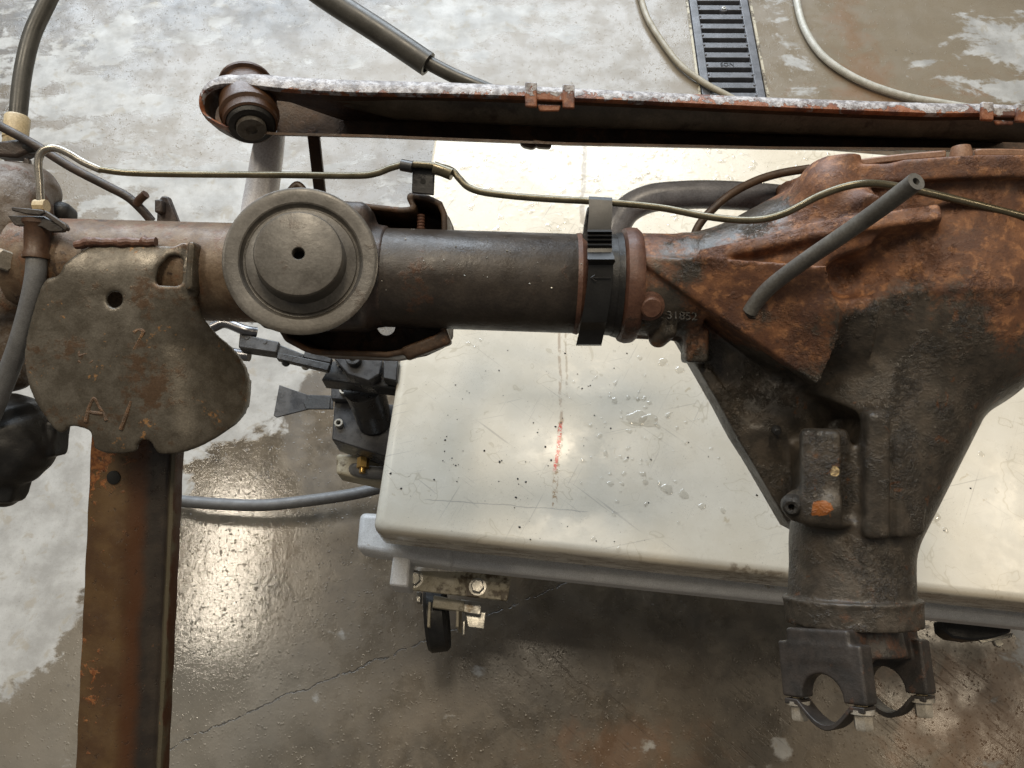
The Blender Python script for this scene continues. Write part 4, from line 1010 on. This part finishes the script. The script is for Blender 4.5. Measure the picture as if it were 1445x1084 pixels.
pl = thing('brown_tube_line', W(120, 250, -20), 'dark brown rigid tube slanting from the left edge down to the axle', 'tube')
wt('tube', [(-20, 168, -20), (0, 178, -20), (50, 205, -24), (100, 236, -28), (150, 262, -32), (180, 278, -36), (200, 296, -40), (214, 312, -44)], 6.5*S, M['yoke'], pl)
wt('stub', [(193, 290, -36), (197, 282, -34), (206, 274, -30)], 6*S, M['arm_rust'], pl)
o = obj('rusty_clip', join([vprism([(222, 284), (228, 276), (237, 277), (253, 318), (220, 318)], -20, 12), box(W(226, 292, -14), R*.007, U*.012, D*.008)]), M['yoke'], None, .0015); tag(o, 'small rusty pointed clip standing behind the axle tube', 'clip')
o = obj('round_knob', lathe(P_([(0, 12), (8, 10), (13, 5), (15, 0), (15, -20), (0, -20)]), W(85, 298, -40), tilt(.05, .2), 18, .05), M['black']); tag(o, 'dark knurled knob behind the top of the axle tube', 'knob')

# brake hose fitting on the left
bh = thing('brake_hose', W(40, 400, 60), 'grey brake hose hanging from a rusty fitting on the left axle end', 'brake hose')
wt('hose', [(52, 358, 72), (50, 390, 74), (42, 430, 72), (28, 480, 66), (10, 530, 58), (-14, 590, 50)], 12.5*S, M['hose_grey'], bh, 20)
hf = obj('hose_fitting', lathe(P_([(0, 0), (19, 0), (19, 5), (16, 9), (14.5, 40), (16.5, 44), (16.5, 50), (12, 51), (0, 51)]), W(54, 312, 70), (W(51, 366, 72)-W(54, 312, 70)), 30), M['arm_rust'], bh)
obj('spring_clip', join([vprism([(16, 292), (60, 296), (62, 301), (56, 304), (36, 302), (16, 297)], 92, 5), vprism([(62, 296), (92, 316), (95, 322), (92, 326), (64, 305)], 90, 8), vprism([(10, 304), (62, 305), (90, 322), (88, 327), (70, 327), (58, 320), (20, 318)], 84, 8)]), M['tube_dark'], bh, .0008)

# top left hose with cream sleeve
th = thing('top_hose', W(30, 150, -60), 'dark ribbed hose with cream plastic sleeve rising at the top left', 'hose')
wt('hose', [(88, -40, -90), (68, 0, -86), (45, 50, -80), (32, 105, -72), (25, 168, -66)], 11.5*S*1.07, M['hose_dark'], th, 18)
obj('cream_sleeve', lathe(P_([(0, 0), (15, 0), (17, 3), (17, 36), (16, 37), (16, 60), (0, 60)]), W(25, 164, -66), (W(19, 220, -60)-W(25, 164, -66)), 30), M['cream'], th)
obj('clamp_collar', vprism([(-12, 200), (30, 194), (42, 204), (40, 214), (22, 222), (-12, 220)], -30, 26), M['yoke'], th, .003)
obj('clamp_screw', lathe(P_([(0, 10), (7, 9), (8, 0), (8, -8), (0, -8)]), W(44, 209, -36), tilt(1, 0, .2), 12), M['black'], th)
for k in range(3):
    wt('spring_coil', [(8, 228+6*k, -34), (22, 230+6*k, -30), (34, 232+7*k, -34)], 2.4*S, M['zinc' if k == 1 else 'yoke'], th, 8)
obj('bracket_leg', vprism([(34, 222), (40, 224), (43, 246), (36, 249), (30, 236)], -28, 8), M['yoke'], th, .001)

# ================================================================== LOWER CONTROL ARM (folded channel) at the bottom left
ca = thing('lower_control_arm', W(170, 900, 10), 'rusty folded steel control arm leaving the weathered bracket toward the bottom edge', 'control arm')
top_c, bot_c = (190, 600), (165, 1130)
sec = [(-61, -24), (-60, 0), (-57, 4), (-10, 9), (0, 7), (14, -8), (40, -22), (46, -16), (50, -10), (55, -10), (57, -14), (58, -30)]
inn = [(55, -30), (53, -18), (50, -15), (47, -21), (42, -28), (12, -14), (-2, 2), (-12, 4), (-54, -1), (-56, -24)]
loop = sec+inn; V, F = [], []
N_ = 26
for i in range(N_+1):
    t = i/N_; c0 = top_c[0]+(bot_c[0]-top_c[0])*t; y = top_c[1]+(bot_c[1]-top_c[1])*t
    for j, (a, z) in enumerate(loop):
        wob = .5*math.sin(i*1.7+j)*(abs(a) > 50)
        c = q(c0, y, 0); V.append(T((c[0]+a+wob, c[1], z)))
nl = len(loop)
for i in range(N_):
    for j in range(nl): F.append((i*nl+j, i*nl+(j+1) % nl, (i+1)*nl+(j+1) % nl, (i+1)*nl+j))
F += [tuple(range(nl)), tuple(range(N_*nl, (N_+1)*nl))]
def mat_arm():
    n = NB('brown film over dark steel'); a_, b_ = T(q(top_c[0], top_c[1], 0)), T(q(bot_c[0], bot_c[1], 0)); d = (b_-a_).normalized(); nr = (R-d*R.dot(d)).normalized()
    t = n.math('ADD', n.vmath('DOT_PRODUCT', n.vmath('SUBTRACT', n.pos, a_), tuple(nr/S)), n.math('MULTIPLY', n.math('SUBTRACT', n.noise(30, 5, .6), .5), 16))
    c = n.mix(n.ramp(n.noise(26, 7, .62), .35, .66), (.070, .036, .015), (.115, .068, .028))
    ed = n.math('ADD', n.math('MULTIPLY', n.ramp(t, -60, -12, .26, 0), n.ramp(n.noise(11, 4, .6), .38, .60)), n.ramp(n.vmath('DOT_PRODUCT', n.vmath('SUBTRACT', n.pos, a_), tuple(d/S)), 0, 190, .12, 0))
    fl = n.ramp(n.math('ADD', n.noise(95, 6, .65, .4), ed), .66, .72)
    c = n.mix(fl, c, n.mix(n.ramp(n.noise(300, 3), .4, .6), (.30, .125, .042), (.17, .06, .02)))
    c = n.mix(n.ramp(t, -8, 10), c, (.085, .034, .012)); c = n.mix(n.ramp(t, 10, 24), c, n.mix(n.ramp(n.noise(40, 6), .4, .6), (.030, .024, .020), (.046, .036, .028)))  # side past the bend coloured darker down to the lip
    c = n.mix(n.ramp(t, 44, 47), c, (.085, .072, .045)); c = n.mix(n.ramp(t, 54, 57), c, (.055, .022, .009))  # highlight painted along the lip, then a rust brown edge
    pit = n.ramp(n.noise(150, 6, .7, .2), .60, .66); c = n.mix(n.math('MULTIPLY', pit, .55), c, (.035, .018, .010))
    c = n.mix(n.ramp(n.noise(210, 5, .68), .66, .71, 0, .6), c, (.24, .11, .045))
    h = n.math('ADD', n.math('MULTIPLY', n.noise(260, 6, .7), .6), n.math('SUBTRACT', n.math('MULTIPLY', fl, .7), n.math('MULTIPLY', pit, .8)))
    return n.out(c, n.ramp(n.noise(50, 5), .3, .7, .34, .6), .0, n.bump(h, .45, .0012))
obj('channel', (V, F), mat_arm(), ca, 0, 50)
obj('bolt_hole_disc', lathe(P_([(0, .6), (8.5, .8), (9.5, .2), (9.5, -4)]), W(160, 674, 10), tilt(0, 0), 28), M['hole_black'], ca)

# ================================================================== LONG CHANNEL ARM across the top
tp = thing('channel_arm', W(800, 170, 0), 'long rusty channel arm with peeling grey paint across the top, bushing at its left end', 'suspension arm')
# path of the pressed rim, seen positions of its outer edge, with band width and depth
upper = [(1480, 151), (1400, 146), (1300, 144), (1100, 137), (900, 128), (760, 121), (620, 115), (500, 112), (420, 108), (370, 104), (335, 103), (308, 107), (290, 118), (281, 134), (281, 152), (288, 166), (304, 177), (324, 186)]
wid = [20, 20, 22, 21, 21, 22, 24, 25, 25, 24, 22, 20, 17, 13, 9, 6, 5, 4]
def resample(P, Wd, step=9):
    out, ow = [], []
    C = catmull([Vector((x, y, 0)) for x, y in P], 10)
    ws = [np.interp(i/10, range(len(P)), Wd) for i in range(len(C))]
    return C, ws
C_, ws = resample(upper, wid)
V, F = [], []; wk = 10
for i, (p, wd_) in enumerate(zip(C_, ws)):
    t = (C_[min(i+1, len(C_)-1)]-C_[max(i-1, 0)]).normalized(); nrm = Vector((t.y, -t.x, 0))
    if nrm.y < 0 and p.x > 400: nrm = -nrm
    nrm = Vector((-t.y, t.x, 0)) if Vector((-t.y, t.x, 0)).dot(Vector((345, 150, 0))-p if p.x < 360 else Vector((0, 1, 0))) > 0 else Vector((t.y, -t.x, 0))
    j = random.uniform(-.7, .7)
    z = 6
    dp_ = 118 if p.x > 470 else 46+72*max(0, (p.x-400)/70)
    prof = [(0, z-dp_), (0, z-14), (1.2, z-6), (4, z-1), (wd_*.5, z+5+j*.4), (wd_-2, z+7+j*.4), (wd_+j*.6, z+4), (wd_+.5, z-2), (wd_-2, z-dp_)]
    for a, zz in prof:
        c = q(p.x, p.y, 0); V.append(T((c[0]+nrm.x*a, c[1]+nrm.y*a, zz)))
m_ = 9
for i in range(len(C_)-1):
    for j in range(m_): F.append((i*m_+j, i*m_+(j+1) % m_, (i+1)*m_+(j+1) % m_, (i+1)*m_+j))
F += [tuple(range(m_)), tuple(range((len(C_)-1)*m_, len(C_)*m_))]
fbd = obj('flange_band', (V, F), M['band'], tp, 0, 50); fbd.data.materials.append(M['scale'])
for pi, pl_ in enumerate(fbd.data.polygons):
    if pi < (len(C_)-1)*m_ and pi % m_ in (0, 7, 8): pl_.material_index = 1
# web: hollow floor of the pressing, its stiffening fold, and the lower lip
web = [(1480, 168), (1100, 156), (760, 142), (500, 132), (400, 128), (340, 116), (300, 118), (288, 135), (287, 150), (296, 166), (322, 182), (380, 190), (520, 193), (800, 204), (1100, 210), (1480, 214)]
obj('web', vprism(web, -104, 6), M['scale'], tp, 0)
fold_t = [(1480, 168), (1100, 156), (760, 143), (560, 138), (420, 133)]; fold_b = [(1480, 202), (1100, 188), (760, 178), (560, 168), (430, 136)]
V, F = [], []
for (x1, y1), (x2, y2) in zip(fold_t, fold_b):
    V += [W(x1, y1, -6), W((x1+x2)/2, (y1+y2)/2+2, -18), W(x2, y2-3, -30), W(x2, y2, -36), W(x2, y2+1, -46)]
for i in range(len(fold_t)-1):
    for j in range(4): F.append((i*5+j, i*5+j+1, (i+1)*5+j+1, (i+1)*5+j))
obj('stiffening_fold', (V, F), metalish('olive grey mill scale', (.060, .052, .040), (.095, .082, .062), (.03, .022, .018), .60, .9, (.3, .5), .3), tp, 0, 60)
lip = [(1480, 211), (1100, 208), (800, 202), (520, 191), (390, 188), (330, 184)]
V = []
for (x, y) in lip: V += [W(x, y-1, -8), W(x, y+2.5, -8), W(x, y+3, -110), W(x, y-1, -110)]
F = []
for i in range(len(lip)-1):
    for j in range(4): F.append((i*4+j, i*4+(j+1) % 4, (i+1)*4+(j+1) % 4, (i+1)*4+j))
F += [(0, 1, 2, 3), (len(V)-4, len(V)-3, len(V)-2, len(V)-1)]
obj('lower_lip', (V, F), M['scale'], tp, 0)
# bushing
b0, b1 = W(347, 116, -44), W(355, 184, 2); bd = (b1-b0); L = bd.length/S
bu = obj('bushing', lathe(P_([(0, 0), (36, 0), (38, 3), (38, 7), (33, 9), (33, L*.22), (40, L*.26), (40, L*.62), (41, L*.64), (41, L*.70), (37, L*.74), (37, L*.86), (34, L*.88), (33, L*.80), (0, L*.80)]), b0, bd, 56), M['arm_rust'], tp, sharp=30)
obj('rubber_ring', lathe(P_([(18, L*.78), (18, L*.9), (22, L*.94), (30, L*.93), (33.5, L*.87), (33.5, L*.78)]), b0, bd, 48), M['black'], bu)
obj('inner_sleeve', lathe(P_([(0, L*.97), (7, L*.97), (8, L*1.005), (19, L*1.0), (20.5, L*.98), (20.5, L*.80)]), b0, bd, 40), M['seat'], bu)
# sheet clips folded over the rim
def clip(x0, x1, y0_, y1_, cy0, cy1):
    c = [vprism([(x0, y0_), (x0+17, y0_+1), (x0+17, y1_), (x0, y1_-1)], 24, 7), vprism([(x1-17, y0_+3), (x1, y0_+4), (x1, y1_+2), (x1-17, y1_+1)], 24, 7), vprism([(x0+10, cy0), (x1-10, cy0+3), (x1-10, cy1+2), (x0+10, cy1)], 21, 6),
         vprism([(x0+17, cy1+6), (x1-19, cy1+7), (x1-22, y1_+6), (x0+20, y1_+6)], 14, 4)]
    V, F = join(c)
    o_ = obj('sheet_clip', (V, F), M['band'], tp, .0012)
clip(741, 811, 115, 151, 126, 141)
clip(1386, 1452, 143, 170, 150, 163)
obj('clip_tail', join([vprism([(733, 200), (762, 202), (752, 209), (738, 206)], -30, 14), vprism([(752, 196), (780, 200), (777, 208), (758, 207)], -24, 14)]), M['scale'], tp, .002)
